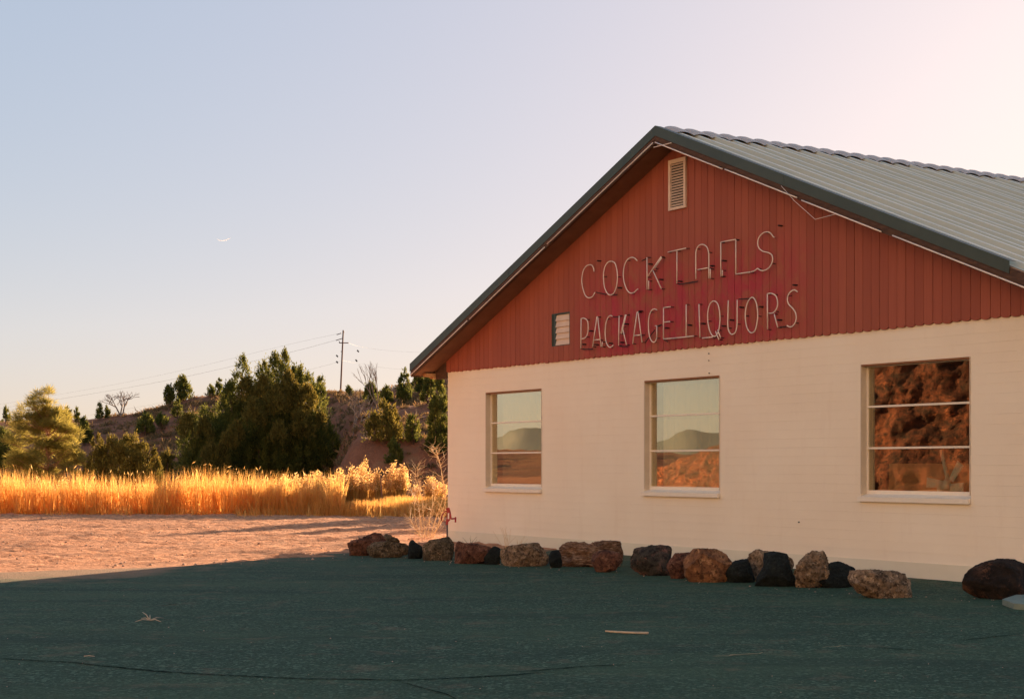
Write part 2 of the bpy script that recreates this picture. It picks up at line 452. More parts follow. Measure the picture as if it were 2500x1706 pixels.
# ------------------------------------------------------------------ terrain
_rk = [(-6000, 1060), (-1500, 1050), (-600, 1040), (0, 1029), (200, 1026), (310, 1014), (370, 1005), (400, 994), (430, 982), (464, 975),
       (490, 967), (530, 964), (650, 961), (780, 958), (900, 960), (950, 955), (985, 945), (1020, 930), (1080, 910), (1200, 880),
       (1500, 850), (2200, 840), (3500, 900), (7000, 1000)]
RX = np.array([(p - CX) / F * 95 for p, _ in _rk]); RZ = np.array([CH + (HZ - y) / F * 95 for _, y in _rk])
def sstep(a, b, x):
    t = np.clip((x - a) / (b - a), 0, 1); return t * t * (3 - 2 * t)
def wob(x, y, s, seed):
    return (np.sin(x * s + seed) * np.cos(y * s * 1.3 + seed * 2.1) + 0.5 * np.sin(x * s * 2.3 + y * s * 1.7 + seed * 3.3) + 0.25 * np.cos(x * s * 5.1 - y * s * 4.3 + seed)) / 1.75
def terr(x, y):
    x = np.asarray(x, float); y = np.asarray(y, float)
    zr = np.interp(x, RX, RZ)
    px = CX + F * x / np.maximum(y, 20)
    bank = 2.0 * sstep(780, 880, px) + 0.25
    toe = 57 + 15 * (1 - sstep(760, 900, px))
    h1 = bank * sstep(52.5, 56.5, y)
    tt = np.clip((y - toe) / (95 - toe), 0, 1)
    h2 = (zr - bank) * (tt ** 0.95)
    z = h1 + np.where(y > toe, h2, 0)
    z = z + sstep(0, 9, y - toe + 1) * (1 - sstep(86, 95, y)) * (0.30 * wob(x, y, 0.45, 1.0) + 0.14 * wob(x, y, 1.6, 4.0) + 0.07 * wob(x, y, 3.9, 2.0))
    z = z + sstep(88, 95, y) * 0.10 * wob(x, y, 1.3, 2.0)
    z = z - 0.05 * sstep(200, 1500, y) * zr
    # low swells left of the lot, seen only in the window panes
    z = z + sstep(-34, -70, x) * (0.35 + 0.45 * wob(x, y, 0.22, 5.0)) * (1 - sstep(44, 56, y)) * sstep(-20, 0, y)
    return z
def ground_at(px, py, d0=45.0, d1=110.0):
    """first point of the terrain on the ray through a pixel (for bases on the hill)"""
    ds = np.linspace(d0, d1, 1400)
    X = (px - CX) / F * ds; Z = CH - (py - HZ) / F * ds
    t = terr(X, ds)
    i = np.argmax(t >= Z)
    if t[i] < Z[i]: i = int(np.argmax(ds >= 94))
    return Vector((X[i], ds[i], float(t[i])))

def axis(segs):
    out = [segs[0][0]]
    for a, b, s in segs:
        n = max(1, int(round((b - a) / s))); out += list(np.linspace(a, b, n + 1)[1:])
    return np.array(out)
gx = axis([(-6000, -1200, 800), (-1200, -200, 100), (-200, -40, 8), (-40, -22, 1.5), (-22, 3, 0.16), (3, 14, 0.6), (14, 60, 3), (60, 300, 20), (300, 6000, 950)])
gy = axis([(-3000, -200, 400), (-200, -20, 20), (-20, 12, 2), (12, 18, 0.4), (18, 42, 0.16), (42, 98, 0.5), (98, 130, 2), (130, 400, 15), (400, 9000, 600)])
GX, GY = np.meshgrid(gx, gy)
GZ = terr(GX, GY)
nearm = sstep(16, 22, GY) * (1 - sstep(44, 50, GY)) * sstep(-24, -20, GX) * (1 - sstep(2, 4, GX))
rut = 0.030 * wob(GX * 0.4, GY * 2.4, 1.6, 0.3) + 0.014 * wob(GX, GY, 4.1, 1.9) + 0.016 * wob(GX * 0.5, GY * 1.7, 7.7, 3.1) + rng.normal(0, 0.014, GX.shape)
edge_y = np.interp(GX, [-30, -6.06, -3.4, -2.26, -1.5], [15.5, 18.8, 20.3, 21.7, 22.3])
GZ = GZ + nearm * rut * sstep(0.1, 1.2, GY - edge_y)
nx, ny = len(gx), len(gy)
idx = np.arange(nx * ny).reshape(ny, nx)
gf = np.stack([idx[:-1, :-1], idx[:-1, 1:], idx[1:, 1:], idx[1:, :-1]], -1).reshape(-1, 4)
ground = link('ground', np_mesh('ground', np.stack([GX, GY, GZ], -1).reshape(-1, 3), gf), M['ground'], None, True)
tag(ground, 'pink tan dirt ground running up into the brown hill', 'ground', kind='structure')

# asphalt lot in front of the building, a sheet with a ragged far edge
ax_ = axis([(-40, -10, 2), (-10, 0, 0.25), (0, 30, 1.0)])
far_e = np.interp(ax_, [-40, -30, -6.06, -4.2, -3.4, -2.7, -2.0, -1.2, 0.4, 4.5, 7.5, 30], [10, 14.5, 18.7, 19.9, 21.1, 22.7, 23.4, 24.2, 24.6, 18.8, 14.6, 14.6])
far_e = far_e + np.array([0.18 * mnoise.noise(Vector((x * 1.1, 3.3, 0))) + 0.10 * mnoise.noise(Vector((x * 4.0, 1.3, 0))) for x in ax_])
rows = np.array([0.0, 0.3, 0.6, 0.75, 0.85, 0.9, 0.93, 0.95, 0.965, 0.975, 0.985, 0.995, 1.0])
av, ac = [], []
for t in rows:
    for i, x in enumerate(ax_):
        y = -30 + (far_e[i] + 30) * t
        av.append((x, y, 0.006 + (0.0 if t < 1 else -0.012)))
        ac.append(max(0.0, 1 - (far_e[i] - y) / 2.6) ** 0.7 * 0.75 * (1.0 if x < -4.0 else 0.25))
k = len(ax_); ai = np.arange(len(av)).reshape(len(rows), k)
af = np.stack([ai[:-1, :-1], ai[:-1, 1:], ai[1:, 1:], ai[1:, :-1]], -1).reshape(-1, 4)
lot = link('asphalt_lot', np_mesh('asphalt_lot', av, af, ac), M['asphalt'])
tag(lot, 'dark shaded asphalt parking lot in front of the building', 'asphalt', kind='structure')

def strip_on_lot(name, pxs, w, mat, z=0.010, jag=0.35, seed=0):
    rr = random.Random(seed)
    pts = []
    for a, b in zip(pxs[:-1], pxs[1:]):
        n = max(2, int(abs(b[0] - a[0]) / 14))
        for i in range(n):
            t = i / n; pts.append(on_ground(a[0] + (b[0]-a[0])*t, a[1] + (b[1]-a[1])*t))
    pts.append(on_ground(*pxs[-1]))
    vs, fs = [], []
    for i, p in enumerate(pts):
        t = (pts[min(i+1, len(pts)-1)] - pts[max(i-1, 0)]).normalized(); nrm = Vector((-t.y, t.x, 0))
        taper = min(1.0, 0.15 + min(i, len(pts)-1-i) / 4)
        c = p + nrm * rr.uniform(-1, 1) * w * jag
        ww = w * rr.uniform(0.5, 1.25) * taper / 2
        vs += [(c.x + nrm.x*ww, c.y + nrm.y*ww, z), (c.x - nrm.x*ww, c.y - nrm.y*ww, z)]
        if i: fs.append((2*i-2, 2*i-1, 2*i+1, 2*i))
    m = bpy.data.meshes.new(name); m.from_pydata(vs, [], fs); m.update()
    return link(name, m, mat, lot)

def z2(x, y): return (x / 1.859, 1350 + y / 1.859)
strip_on_lot('crack', [z2(*p) for p in [(-40, 480), (150, 492), (330, 500), (450, 515), (580, 528), (700, 540), (900, 553), (1150, 565), (1350, 575), (1600, 577), (1800, 582), (2000, 575), (2324, 558), (2480, 545)]], 0.022, M['tar'], seed=1)
strip_on_lot('crack', [z2(*p) for p in [(1800, 585), (1880, 608), (2020, 645), (2120, 690)]], 0.012, M['tar'], 0.011, seed=2)
strip_on_lot('crack', [z2(2324 + x, y) for x, y in [(0, 545), (150, 535), (320, 520), (520, 512)]], 0.022, M['tar'], 0.011, seed=3)
strip_on_lot('crack', [z2(*p) for p in [(690, 246), (780, 236), (860, 236)]], 0.03, M['tar'], seed=4)
strip_on_lot('crack', [z2(2324 + x, y) for x, y in [(1640, 432), (1760, 440), (1870, 448)]], 0.025, M['tar'], seed=5)
strip_on_lot('crack', [z2(2324 + x, y) for x, y in [(2000, 402), (2150, 388), (2330, 368)]], 0.016, M['tar'], seed=6)
for i, pp in enumerate([[(920, 475), (1010, 468), (1080, 462), (1180, 455)], [(1400, 432), (1470, 428), (1550, 424)], [(330, 390), (400, 386)], [(470, 405), (530, 404)]]):
    strip_on_lot('paint_mark', [z2(2324 + x, y) for x, y in pp], 0.035 if i < 2 else 0.022, M['road_paint'], 0.0105, 0.8, seed=20 + i)

# ------------------------------------------------------------------ building
bld = empty('liquor_store', C0, B_RZ, 'cream block building with red board gable and metal roof', 'building')
BW, BD, WH = 12.33, 15.0, 2.80                      # width, depth, wall height
AU, AZ, SL = 6.165, 5.72, 0.4135                    # ridge position, ridge height, roof slope
OV, EV = 0.412, 0.55                                # front and eave overhang
def zr_(u): return AZ - SL * abs(u - AU)
WIN = [(1.205, 2.83), (5.378, 6.99), (9.503, 11.132)]
WZ0, WZ1 = 0.895, 2.418

# front wall core with three openings, side and back walls
mb = MB()
ub = [0.0] + [e for w in WIN for e in w] + [BW]
for i in range(0, len(ub), 2): mb.box(ub[i], ub[i+1], 0.005, 0.2, 0.0, WH + 0.02)
for a, b in WIN: mb.box(a, b, 0.005, 0.2, 0.0, WZ0).box(a, b, 0.005, 0.2, WZ1, WH + 0.02)
mb.build('wall', M['wall'], bld)
MB().box(0, 0.2, 0.2, BD, 0, WH + 0.02).build('wall', M['wall'], bld)
MB().box(BW - 0.2, BW, 0.2, BD, 0, WH + 0.02).build('wall', M['wall'], bld)
MB().box(0, BW, BD, BD + 0.2, 0, WH + 0.02).build('wall', M['wall'], bld)
MB().prism([(0, WH), (BW, WH), (BW, zr_(BW) - 0.1), (AU, AZ - 0.1), (0, zr_(0) - 0.1)], BD, BD + 0.19).build('rear_gable', M['siding'], bld)
MB().box(0.2, BW - 0.2, 0.2, BD, WH - 0.04, WH).build('ceiling', M['interior'], bld)
MB().box(0.2, BW - 0.2, 2.6, 2.7, 0.0, WH - 0.04).build('partition', M['interior'], bld)
MB().box(0.2, BW - 0.2, 0.2, 2.6, 0.01, 0.03).build('floor', M['interior'], bld)
MB().box(-0.012, BW + 0.012, -0.014, 0.004, -0.05, 0.178).build('plinth', M['plinth'], bld)

# painted slump blocks, laid in running bond; those nearest the camera are single pieces
CHT, BL = 0.1078, 0.405
blocks = []
rb = random.Random(3)
z = 0.18; row = 0
while z < WH - 0.02:
    z1 = min(z + CHT, WH)
    x = -BL * 0.5 * (row % 2)
    while x < BW:
        segs = [(max(x, 0), min(x + BL, BW))]
        for a, b in WIN:
            if z1 > WZ0 - 0.05 and z < WZ1:
                ns = []
                for s0, s1 in segs:
                    if s1 <= a or s0 >= b: ns.append((s0, s1))
                    else:
                        if s0 < a: ns.append((s0, a))
                        if s1 > b: ns.append((b, s1))
                segs = ns
        for s0, s1 in segs:
            if s1 - s0 > 0.03: blocks.append((s0, s1, z, z1))
        x += BL
    z = z1; row += 1
blocks.sort(key=lambda q: -q[0])
def block_geo(s0, s1, a, b):
    j = rb.uniform(-0.0012, 0.0012)
    e0, e1 = 0.0002, rb.choice((0.0003, 0.0005, 0.0008, 0.0012, 0.0016))
    d = 0.0026 + 0.0 * j
    o = [(s0, 0.0048, a), (s1, 0.0048, a), (s1, 0.0048, b), (s0, 0.0048, b)]
    mid = [(s0 + 0.0004, d + 0.0016, a + 0.001), (s1 - 0.0004, d + 0.0016, a + 0.001), (s1 - 0.0004, d + 0.0016, b - 0.001), (s0 + 0.0004, d + 0.0016, b - 0.001)]
    f = [(s0 + e0, d, a + e1), (s1 - e0, d, a + e1), (s1 - e0, d, b - e1), (s0 + e0, d, b - e1)]
    o = [(s0, 0.0048, a), (s1, 0.0048, a), (s1, 0.0048, b), (s0, 0.0048, b)]
    vs = o + f
    fs = [(4, 5, 6, 7)] + [(i, (i+1) % 4, 4 + (i+1) % 4, 4 + i) for i in range(4)]
    return vs, fs
rest = MB()
for i, bl in enumerate(blocks):
    vs_, fs_ = block_geo(*bl)
    if i < 298:
        MB().add(vs_, fs_).build('block', M['wall'], bld)
    else: rest.add(vs_, fs_)
tag(rest.build('blockwork', M['wall'], bld), kind='stuff')

# windows
def window(a, b, jambz):
    w = MB()
    t = 0.028
    y0, y1 = 0.085, 0.125
    w.box(a, a + t, y0, y1, WZ0, WZ1).box(b - t, b, y0, y1, WZ0, WZ1)
    w.box(a + t, b - t, y0, y1, WZ0 + 0.02, WZ0 + 0.075).box(a + t, b - t, y0, y1, WZ1 - 0.03, WZ1)
    root = w.build('window', M['frame'], bld)
    for mz in (1.455, 1.932):
        MB().box(a + t, b - t, y0 - 0.006, y1 - 0.01, mz - 0.011, mz + 0.011).build('muntin', M['frame'], root)
    zs = [WZ0 + 0.075, 1.455, 1.932, WZ1 - 0.03]
    for k_ in range(3):
        lo = zs[k_] + (0.011 if k_ else 0); hi = zs[k_+1] - (0.011 if k_ < 2 else 0)
        MB().box(a + t, b - t, 0.104, 0.108, lo, hi).build('pane', M['glass'], root)
    # sloping sill inside the reveal and the projecting sill below it
    s = MB().prism([(0, 0), (1, 0), (1, 1), (0, 1)], 0, 1)
    s = MB().add([(a - 0.012, -0.045, 0.842), (b + 0.004, -0.045, 0.842), (b + 0.004, -0.045, 0.895), (a - 0.012, -0.045, 0.895),
                  (a - 0.012, -0.007, 0.842), (b + 0.004, -0.007, 0.842), (b + 0.004, -0.007, 0.899), (a - 0.012, -0.007, 0.899)],
                 [(0, 1, 2, 3), (5, 4, 7, 6), (0, 4, 5, 1), (3, 2, 6, 7), (0, 3, 7, 4), (1, 5, 6, 2)])
    s.add([(a, -0.0065, 0.899), (b, -0.0065, 0.899), (b, 0.086, 0.93), (a, 0.086, 0.93), (a, -0.0065, 0.86), (b, -0.0065, 0.86), (b, 0.086, 0.86), (a, 0.086, 0.86)],
          [(0, 1, 2, 3), (4, 5, 1, 0), (7, 6, 5, 4), (3, 2, 6, 7), (0, 3, 7, 4), (1, 5, 6, 2)])
    s.build('sill', M['frame'], root)
    MB().box(a + 0.0005, a + 0.012, -0.003, 0.085, 0.93, WZ1 - 0.001).build('jamb', M['jamb'], root)
    MB().box(b - 0.012, b - 0.0005, -0.003, 0.085, 0.93, WZ1 - 0.001).build('jamb', M['jamb'], root)
    MB().box(a + 0.013, b - 0.013, -0.004, 0.085, WZ1 - 0.022, WZ1 - 0.001).build('lintel', M['lintel'], root)
for a, b in WIN: window(a, b, 0)

# gable boards with rounded lower ends, and what carries them
def gable_poly(off):
    return [(0, WH - 0.01), (BW, WH - 0.01), (BW, zr_(BW) - off), (AU, AZ - off), (0, zr_(0) - off)]
MB().prism(gable_poly(0.12), 0.012, 0.18).build('gable_backing', M['dark_wood'], bld)
PW = 0.1328
HX0, HX1, HZ0, HZ1 = 3.132, 3.612, 3.028, 3.516     # little louvred hatch
def board(u0, u1, parent_mat):
    g = 0.0030
    a, b = u0 + g, u1 - g
    dz = rb.uniform(-0.006, 0.006)
    zb = WH - 0.005 + dz; arc = 0.022
    lo = []
    for i in range(7):
        t = i / 6; lo.append((a + (b - a) * t, zb + arc * (abs(2 * t - 1) ** 2.6)))
    off = 0.13
    pieces = []
    top = [(b, zr_(b) - off), (a, zr_(a) - off)]
    if a < AU < b: top = [(b, zr_(b) - off), (AU, AZ - off), (a, zr_(a) - off)]
    if b <= HX0 or a >= HX1: pieces.append(lo + top)
    else:
        if a < HX0 < b:
            pieces.append([p for p in lo if p[0] < HX0] + [(HX0, zb), (HX0, zr_(HX0) - off), (a, zr_(a) - off)])
            a2, b2 = HX0, b
        elif a < HX1 < b:
            pieces.append([(HX1, zb)] + [p for p in lo if p[0] > HX1] + [(b, zr_(b) - off), (HX1, zr_(HX1) - off)])
            a2, b2 = a, HX1
        else: a2, b2 = a, b
        l2 = [(a2, zb + 0.003)] + [p for p in lo if a2 < p[0] < b2] + [(b2, zb + 0.003)]
        pieces.append(l2 + [(b2, HZ0), (a2, HZ0)])
        pieces.append([(a2, HZ1), (b2, HZ1), (b2, zr_(b2) - off), (a2, zr_(a2) - off)])
    y = -0.024 + rb.uniform(-0.0015, 0.0015)
    for p in pieces: MB().prism(p, y, 0.0115).build('board', parent_mat, bld)
u = 0.0
while u < BW - 0.01:
    if min(zr_(u), zr_(u + PW)) - 0.13 > WH + 0.03:
        board(u, min(u + PW, BW), M['siding'])
    u += PW
# triangular returns where the gable meets the eaves
for s in (-1, 1):
    e = 0 if s < 0 else BW
    pl = [(e - 0.36, 2.70), (e, 2.70), (e, zr_(0) - 0.12), (e - 0.36, zr_(-0.36) - 0.12)] if s < 0 else [(e, 2.70), (e + 0.36, 2.70), (e + 0.36, zr_(-0.36) - 0.12), (e, zr_(0) - 0.12)]
    MB().prism(pl, -0.022, 0.05).build('eave_return', M['dark_wood'], bld)

# hatch louvres
hp = MB().box(HX0, HX0 + 0.02, -0.02, 0.011, HZ0, HZ1).box(HX1 - 0.02, HX1, -0.02, 0.011, HZ0, HZ1).box(HX0 + 0.02, HX1 - 0.02, -0.02, 0.011, HZ1 - 0.02, HZ1).box(HX0 + 0.02, HX1 - 0.02, -0.02, 0.011, HZ0, HZ0 + 0.012)
hatch = hp.build('hatch', M['green_metal'], bld)
nl = 5
for i in range(nl):
    a = HZ0 + 0.014 + (HZ1 - HZ0 - 0.04) * i / nl; b = a + (HZ1 - HZ0 - 0.04) / nl
    MB().add([(HX0 + 0.09, -0.016, a), (HX1 - 0.021, -0.016, a), (HX1 - 0.021, -0.002, a + 0.6*(b-a)), (HX0 + 0.09, -0.002, a + 0.6*(b-a)), (HX0 + 0.09, 0.006, b), (HX1 - 0.021, 0.006, b), (HX0 + 0.09, 0.011, a), (HX1 - 0.021, 0.011, a)],
             [(0, 1, 2, 3), (3, 2, 5, 4), (0, 6, 7, 1), (4, 5, 7, 6), (0, 3, 4, 6), (1, 7, 5, 2)]).build('louvre', M['vent'], hatch)
MB().box(HX0 + 0.0205, HX0 + 0.089, -0.010, 0.0105, HZ0 + 0.013, HZ1 - 0.021).build('side_panel', M['green_metal'], hatch)

# tall louvred vent under the ridge
VX0, VX1, VZ0, VZ1 = 5.98, 6.347, 4.665, 5.337
vf = MB().box(VX0, VX0 + 0.045, -0.055, -0.026, VZ0, VZ1).box(VX1 - 0.045, VX1, -0.055, -0.026, VZ0, VZ1)
vf.box(VX0 + 0.045, VX1 - 0.045, -0.055, -0.026, VZ0, VZ0 + 0.035).box(VX0 + 0.045, VX1 - 0.045, -0.055, -0.026, VZ1 - 0.05, VZ1)
vent = vf.build('gable_vent', M['vent'], bld)
MB().box(VX0 + 0.046, VX1 - 0.046, -0.030, -0.0262, VZ0 + 0.036, VZ1 - 0.051).build('screen', M['black'], vent)
ns_ = 16
for i in range(ns_):
    zc = VZ0 + 0.042 + (VZ1 - VZ0 - 0.095) * (i + 0.1) / ns_
    MB().add([(VX0 + 0.046, -0.060, zc), (VX1 - 0.046, -0.060, zc), (VX1 - 0.046, -0.032, zc + 0.026), (VX0 + 0.046, -0.032, zc + 0.026),
              (VX0 + 0.046, -0.060, zc + 0.003), (VX1 - 0.046, -0.060, zc + 0.003), (VX1 - 0.046, -0.032, zc + 0.029), (VX0 + 0.046, -0.032, zc + 0.029)],
             [(3, 2, 1, 0), (4, 5, 6, 7), (0, 1, 5, 4), (0, 4, 7, 3), (1, 2, 6, 5), (2, 3, 7, 6)]).build('slat', M['vent'], vent)

# roof: corrugated sheets, ridge cap, trims, soffits
PWD = 0.914
def sheet_profile():
    pr = []
    for r in range(3):
        o = r * PWD / 3
        hr_ = 0.062 if r == 2 else 0.046
        pr += [(o, -0.022 if r == 0 else 0.0), (o + 0.03, -0.022 if r == 0 else 0.0), (o + 0.045, 0.0), (o + 0.140, 0.0), (o + 0.180, hr_), (o + 0.240, hr_), (o + 0.280, 0.0)]
    pr.append((PWD + 0.015, 0.001))
    return pr
def sheet_mesh(side):
    pr = sheet_profile(); vs, fs = [], []
    e = -EV if side < 0 else BW + EV
    us = [AU, e]
    nrm = Vector((SL * side, 0, 1)).normalized()
    for u_ in us:
        for y_, hh in pr:
            vs.append((u_ + nrm.x * hh, y_, zr_(u_) - 0.045 + nrm.z * hh))
    n = len(pr)
    for i in range(n - 1): fs.append((i, i + 1, n + i + 1, n + i) if side < 0 else (n + i, n + i + 1, i + 1, i))
    m = bpy.data.meshes.new('roof_sheet'); m.from_pydata(vs, [], fs); m.update()
    for k_ in ('roof_metal', 'rib_highlight', 'lap_shade'): m.materials.append(M[k_])
    for i in range(n - 1):                               # painted light and shade: bright rib crowns, dark lap troughs
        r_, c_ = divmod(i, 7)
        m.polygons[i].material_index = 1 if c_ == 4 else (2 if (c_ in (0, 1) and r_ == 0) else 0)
    return m
nsh = int((BD + OV + 0.3) / PWD) + 1
for side in (-1, 1):
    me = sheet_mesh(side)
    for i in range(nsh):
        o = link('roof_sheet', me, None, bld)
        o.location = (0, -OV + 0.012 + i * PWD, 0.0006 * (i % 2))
YB = -OV + 0.012 + nsh * PWD
for side in (-1, 1):                                   # decking under the sheets
    e = -EV + 0.02 if side < 0 else BW + EV - 0.02
    pts = [(AU, AZ - 0.085), (e, zr_(e) - 0.085), (e, zr_(e) - 0.052), (AU, AZ - 0.052)]
    if side < 0: pts = pts[::-1]
    MB().prism(pts, -OV + 0.03, YB - 0.05).build('roof_deck', M['glow_wood'], bld)
# ridge cap: one scalloped piece for each rib
cap = MB()
def cap_mesh():
    vs, fs = [], []
    ny_ = 9; wdt = PWD / 3
    prof = [(-0.27, -1), (-0.16, -1), (-0.05, 0), (0, 0), (0.05, 0), (0.16, -1), (0.27, -1)]
    for j in range(ny_):
        t = j / (ny_ - 1)
        bmp_ = 0.045 * max(0.0, math.sin(math.pi * t)) ** 0.7 + 0.006 * (1 - t)
        for x, _ in prof:
            lift = 0.012 if abs(x) < 0.2 else 0.004
            vs.append((AU + x, t * (wdt + 0.01), AZ - SL * max(abs(x), 0.02) - 0.012 + lift + bmp_ * (0.75 if abs(x) > 0.2 else 1)))
    n = len(prof)
    for j in range(ny_ - 1):
        for i in range(n - 1): fs.append((j*n+i, j*n+i+1, (j+1)*n+i+1, (j+1)*n+i))
    m = bpy.data.meshes.new('ridge_cap'); m.from_pydata(vs, [], fs); m.update(); m.materials.append(M['ridge'])
    return m
cm = cap_mesh()
for i in range(int((YB + OV) / (PWD / 3)) - 1):
    o = link('ridge_cap', cm, None, bld)
    o.location = (0, -OV + 0.13 + i * PWD / 3, 0)

def rake_piece(u0, u1, y0, y1, t0, t1):
    """sloping board following the roof line, from t0 to t1 below it"""
    s = MB(); a, b = min(u0, u1), max(u0, u1)
    return s.prism([(a, zr_(a) - t1), (b, zr_(b) - t1), (b, zr_(b) - t0), (a, zr_(a) - t0)], y0, y1)
def trim(u0, u1):
    s = rake_piece(u0, u1, -OV - 0.006, -OV + 0.002, -0.012, 0.118)
    a, b = min(u0, u1), max(u0, u1)
    v = [(a, -OV - 0.006, zr_(a) + 0.012), (b, -OV - 0.006, zr_(b) + 0.012), (b, -OV + 0.10, zr_(b) + 0.010), (a, -OV + 0.10, zr_(a) + 0.010)]
    s.add(v + [(p[0], p[1], p[2] + 0.003) for p in v], [(3, 2, 1, 0), (4, 5, 6, 7), (0, 1, 5, 4), (1, 2, 6, 5), (2, 3, 7, 6), (3, 0, 4, 7)])
    return s
trim(-EV, 2.55).build('rake_trim', M['green_metal'], bld)
trim(2.555, AU).build('rake_trim', M['green_metal'], bld)
trim(AU, 8.66).build('rake_trim', M['green_metal'], bld)
trim(8.665, 12.0).build('rake_trim', M['green_metal'], bld)
for u0, u1 in ((-EV + 0.02, AU), (AU, BW + EV - 0.02)):
    rake_piece(u0, u1, -OV + 0.004, -OV + 0.045, 0.055, 0.215).build('barge_board', M['dark_wood'], bld)
    rake_piece(u0, u1, -OV - 0.004, -OV + 0.0035, 0.135, 0.165).build('batten', M['dark_wood'], bld)
    rake_piece(u0, u1, -OV + 0.046, -0.0255, 0.175, 0.190).build('soffit', M['soffit'], bld)
# eaves: fascia, rafter tails
for side in (-1, 1):
    e = -EV if side < 0 else BW + EV
    MB().box(min(e, e - side*0.03), max(e, e - side*0.03), -OV + 0.05, YB - 0.06, zr_(e) - 0.20, zr_(e) - 0.088).build('fascia', M['dark_wood'], bld)
    for i in range(26):
        y = 0.12 + i * 0.6
        if y > BD: break
        w0, w1 = (e + 0.031, 0.0) if side < 0 else (BW, e - 0.031)
        MB().prism([(w0, zr_(w0) - 0.20), (w1, zr_(w1) - 0.20 if side < 0 else zr_(w1) - 0.20), (w1, zr_(w1) - 0.088), (w0, zr_(w0) - 0.088)], y, y + 0.045).build('rafter_tail', M['glow_wood'], bld)
# ends of boards showing under the left eave
MB().box(-EV + 0.05, -0.37, -0.06, 0.04, 2.715, 2.80).build('blocking', M['glow_wood'], bld)
MB().box(-EV + 0.06, -0.37, -0.20, -0.061, 2.745, 2.80).build('blocking', M['glow_wood'], bld)

# unlit neon border tube along both rakes
def rake_pt(u_, dz, y_): return (u_, y_, zr_(u_) - dz)
segs_ = [(-0.50, 1.35), (1.42, 3.55), (3.62, AU - 0.03), (AU + 0.02, 7.55), (7.60, 8.9), (8.98, 10.25), (10.42, 12.8)]
for i, (a, b) in enumerate(segs_):
    tb = MB().tube([rake_pt(a + (b-a)*t/6, 0.196 + (0.008 if i % 2 else 0), -OV - 0.018) for t in range(7)], 0.0085, 8)
    nt_ = tb.build('neon_tube', M['neon'], bld, True)
    kn = MB()
    for t in (a + 0.05, b - 0.05):
        kn.tube([(t, -OV + 0.004, zr_(t) - 0.196), (t, -OV - 0.017, zr_(t) - 0.196)], 0.012, 6)
    kn.build('clip', M['black'], nt_)
MB().tube([(8.62, -OV - 0.01, zr_(8.62) - 0.13), (8.85, -OV - 0.02, zr_(8.85) - 0.24), (9.22, -OV - 0.03, zr_(9.22) - 0.36), (9.55, -OV - 0.02, zr_(9.55) - 0.205)], 0.003, 5).build('loose_wire', M['neon'], bld)
MB().tube([(AU - 0.02, -OV - 0.012, AZ - 0.27), (AU + 0.35, -OV - 0.012, AZ - 0.275)], 0.006, 6).build('neon_tube', M['neon'], bld)
# small bolts left in the wall
for px, py in ((1732, 863), (1732, 880), (1952, 1274), (1733, 911)):
    a, b = fac(px, py)
    MB().tube([(a, -0.02, b), (a, -0.004, b)], 0.007, 6).build('bolt', M['black'], bld)

# ------------------------------------------------------------------ neon lettering
NY = -0.085
def sign(name, label, letters, ox, oy, sc, posts, links_):
    xs = [fac(ox + p[0]/sc, oy + p[1]/sc, NY) for l in letters for st in l[1] for p in st]
    o = empty(name, C0 + Matrix.Rotation(B_RZ, 3, 'Z') @ Vector((min(x[0] for x in xs), NY, min(x[1] for x in xs))), B_RZ, label, 'neon sign')
    bx, bz = min(x[0] for x in xs), min(x[1] for x in xs)
    def L(p, y=0.0):
        a, b = fac(ox + p[0]/sc, oy + p[1]/sc, NY); return (a - bx, y, b - bz)
    for ch, strokes in letters:
        m = MB(); cl = []
        for st in strokes:
            pts = [L(p) for p in st]
            if len(pts) > 3: pts = catmull(pts, 3, st[0] == st[-1])
            m.tube(pts, 0.0078, 7)
            for q in ((pts[0], pts[-1]) if len(pts) < 12 else (pts[len(pts)//4], pts[3*len(pts)//4])):
                cl.append(MB().tube([(q[0], 0.0, q[2]), (q[0], 0.058, q[2])], 0.006, 5))
        lo = m.build('letter', M['neon'], o, True)
        lo['label'] = 'bent glass tube letter ' + ch
        for c_ in cl: c_.build('standoff', M['black'], lo)
    for p in posts:
        q = L(p); MB().tube([(q[0], -0.01, q[2]), (q[0], 0.058, q[2])], 0.011, 6).build('standoff', M['black'], o)
    for p, q in links_:
        MB().tube([L(p, 0.01), L(q, 0.01)], 0.0075, 6).build('blackout_tube', M['black'], o)
    return o
CK = [
 ('C', [[(225,550),(220,515),(205,485),(180,475),(140,490),(110,535),(95,600),(92,670),(105,740),(125,800),(150,830),(180,835),(210,820),(235,775)]]),
 ('O', [[(410,437),(370,455),(340,510),(328,580),(330,650),(340,720),(365,780),(400,805),(440,785),(465,730),(478,660),(480,580),(470,510),(450,455),(410,437)]]),
 ('C', [[(695,432),(670,405),(635,395),(595,415),(565,460),(548,530),(545,600),(555,670),(575,730),(600,770),(630,785),(665,775),(690,750),(705,740)]]),
 ('K', [[(803,395),(803,745)], [(821,650),(821,745)], [(958,386),(805,610)], [(964,398),(888,515)], [(868,540),(960,738)]]),
 ('T', [[(1030,338),(1230,295)], [(1130,325),(1128,680)]]),
 ('A', [[(1335,630),(1335,380),(1340,320),(1360,275),(1395,255),(1430,260),(1460,290),(1475,340),(1478,420),(1478,625)], [(1355,530),(1465,510)], [(1494,520),(1494,625)]]),
 ('I', [[(1608,605),(1608,232)], [(1625,535),(1625,600)], [(1610,228),(1770,200)]]),
 ('L', [[(1772,203),(1772,575)], [(1772,578),(1930,555)], [(1930,555),(1970,545),(2010,515)]]),
 ('S', [[(2010,515),(2040,535),(2075,540),(2120,520),(2155,480),(2175,420),(2165,370),(2130,345),(2070,330),(2030,300),(2012,255),(2018,195),(2045,150),(2085,122),(2130,120),(2160,140),(2180,170),(2195,178)]]),
]
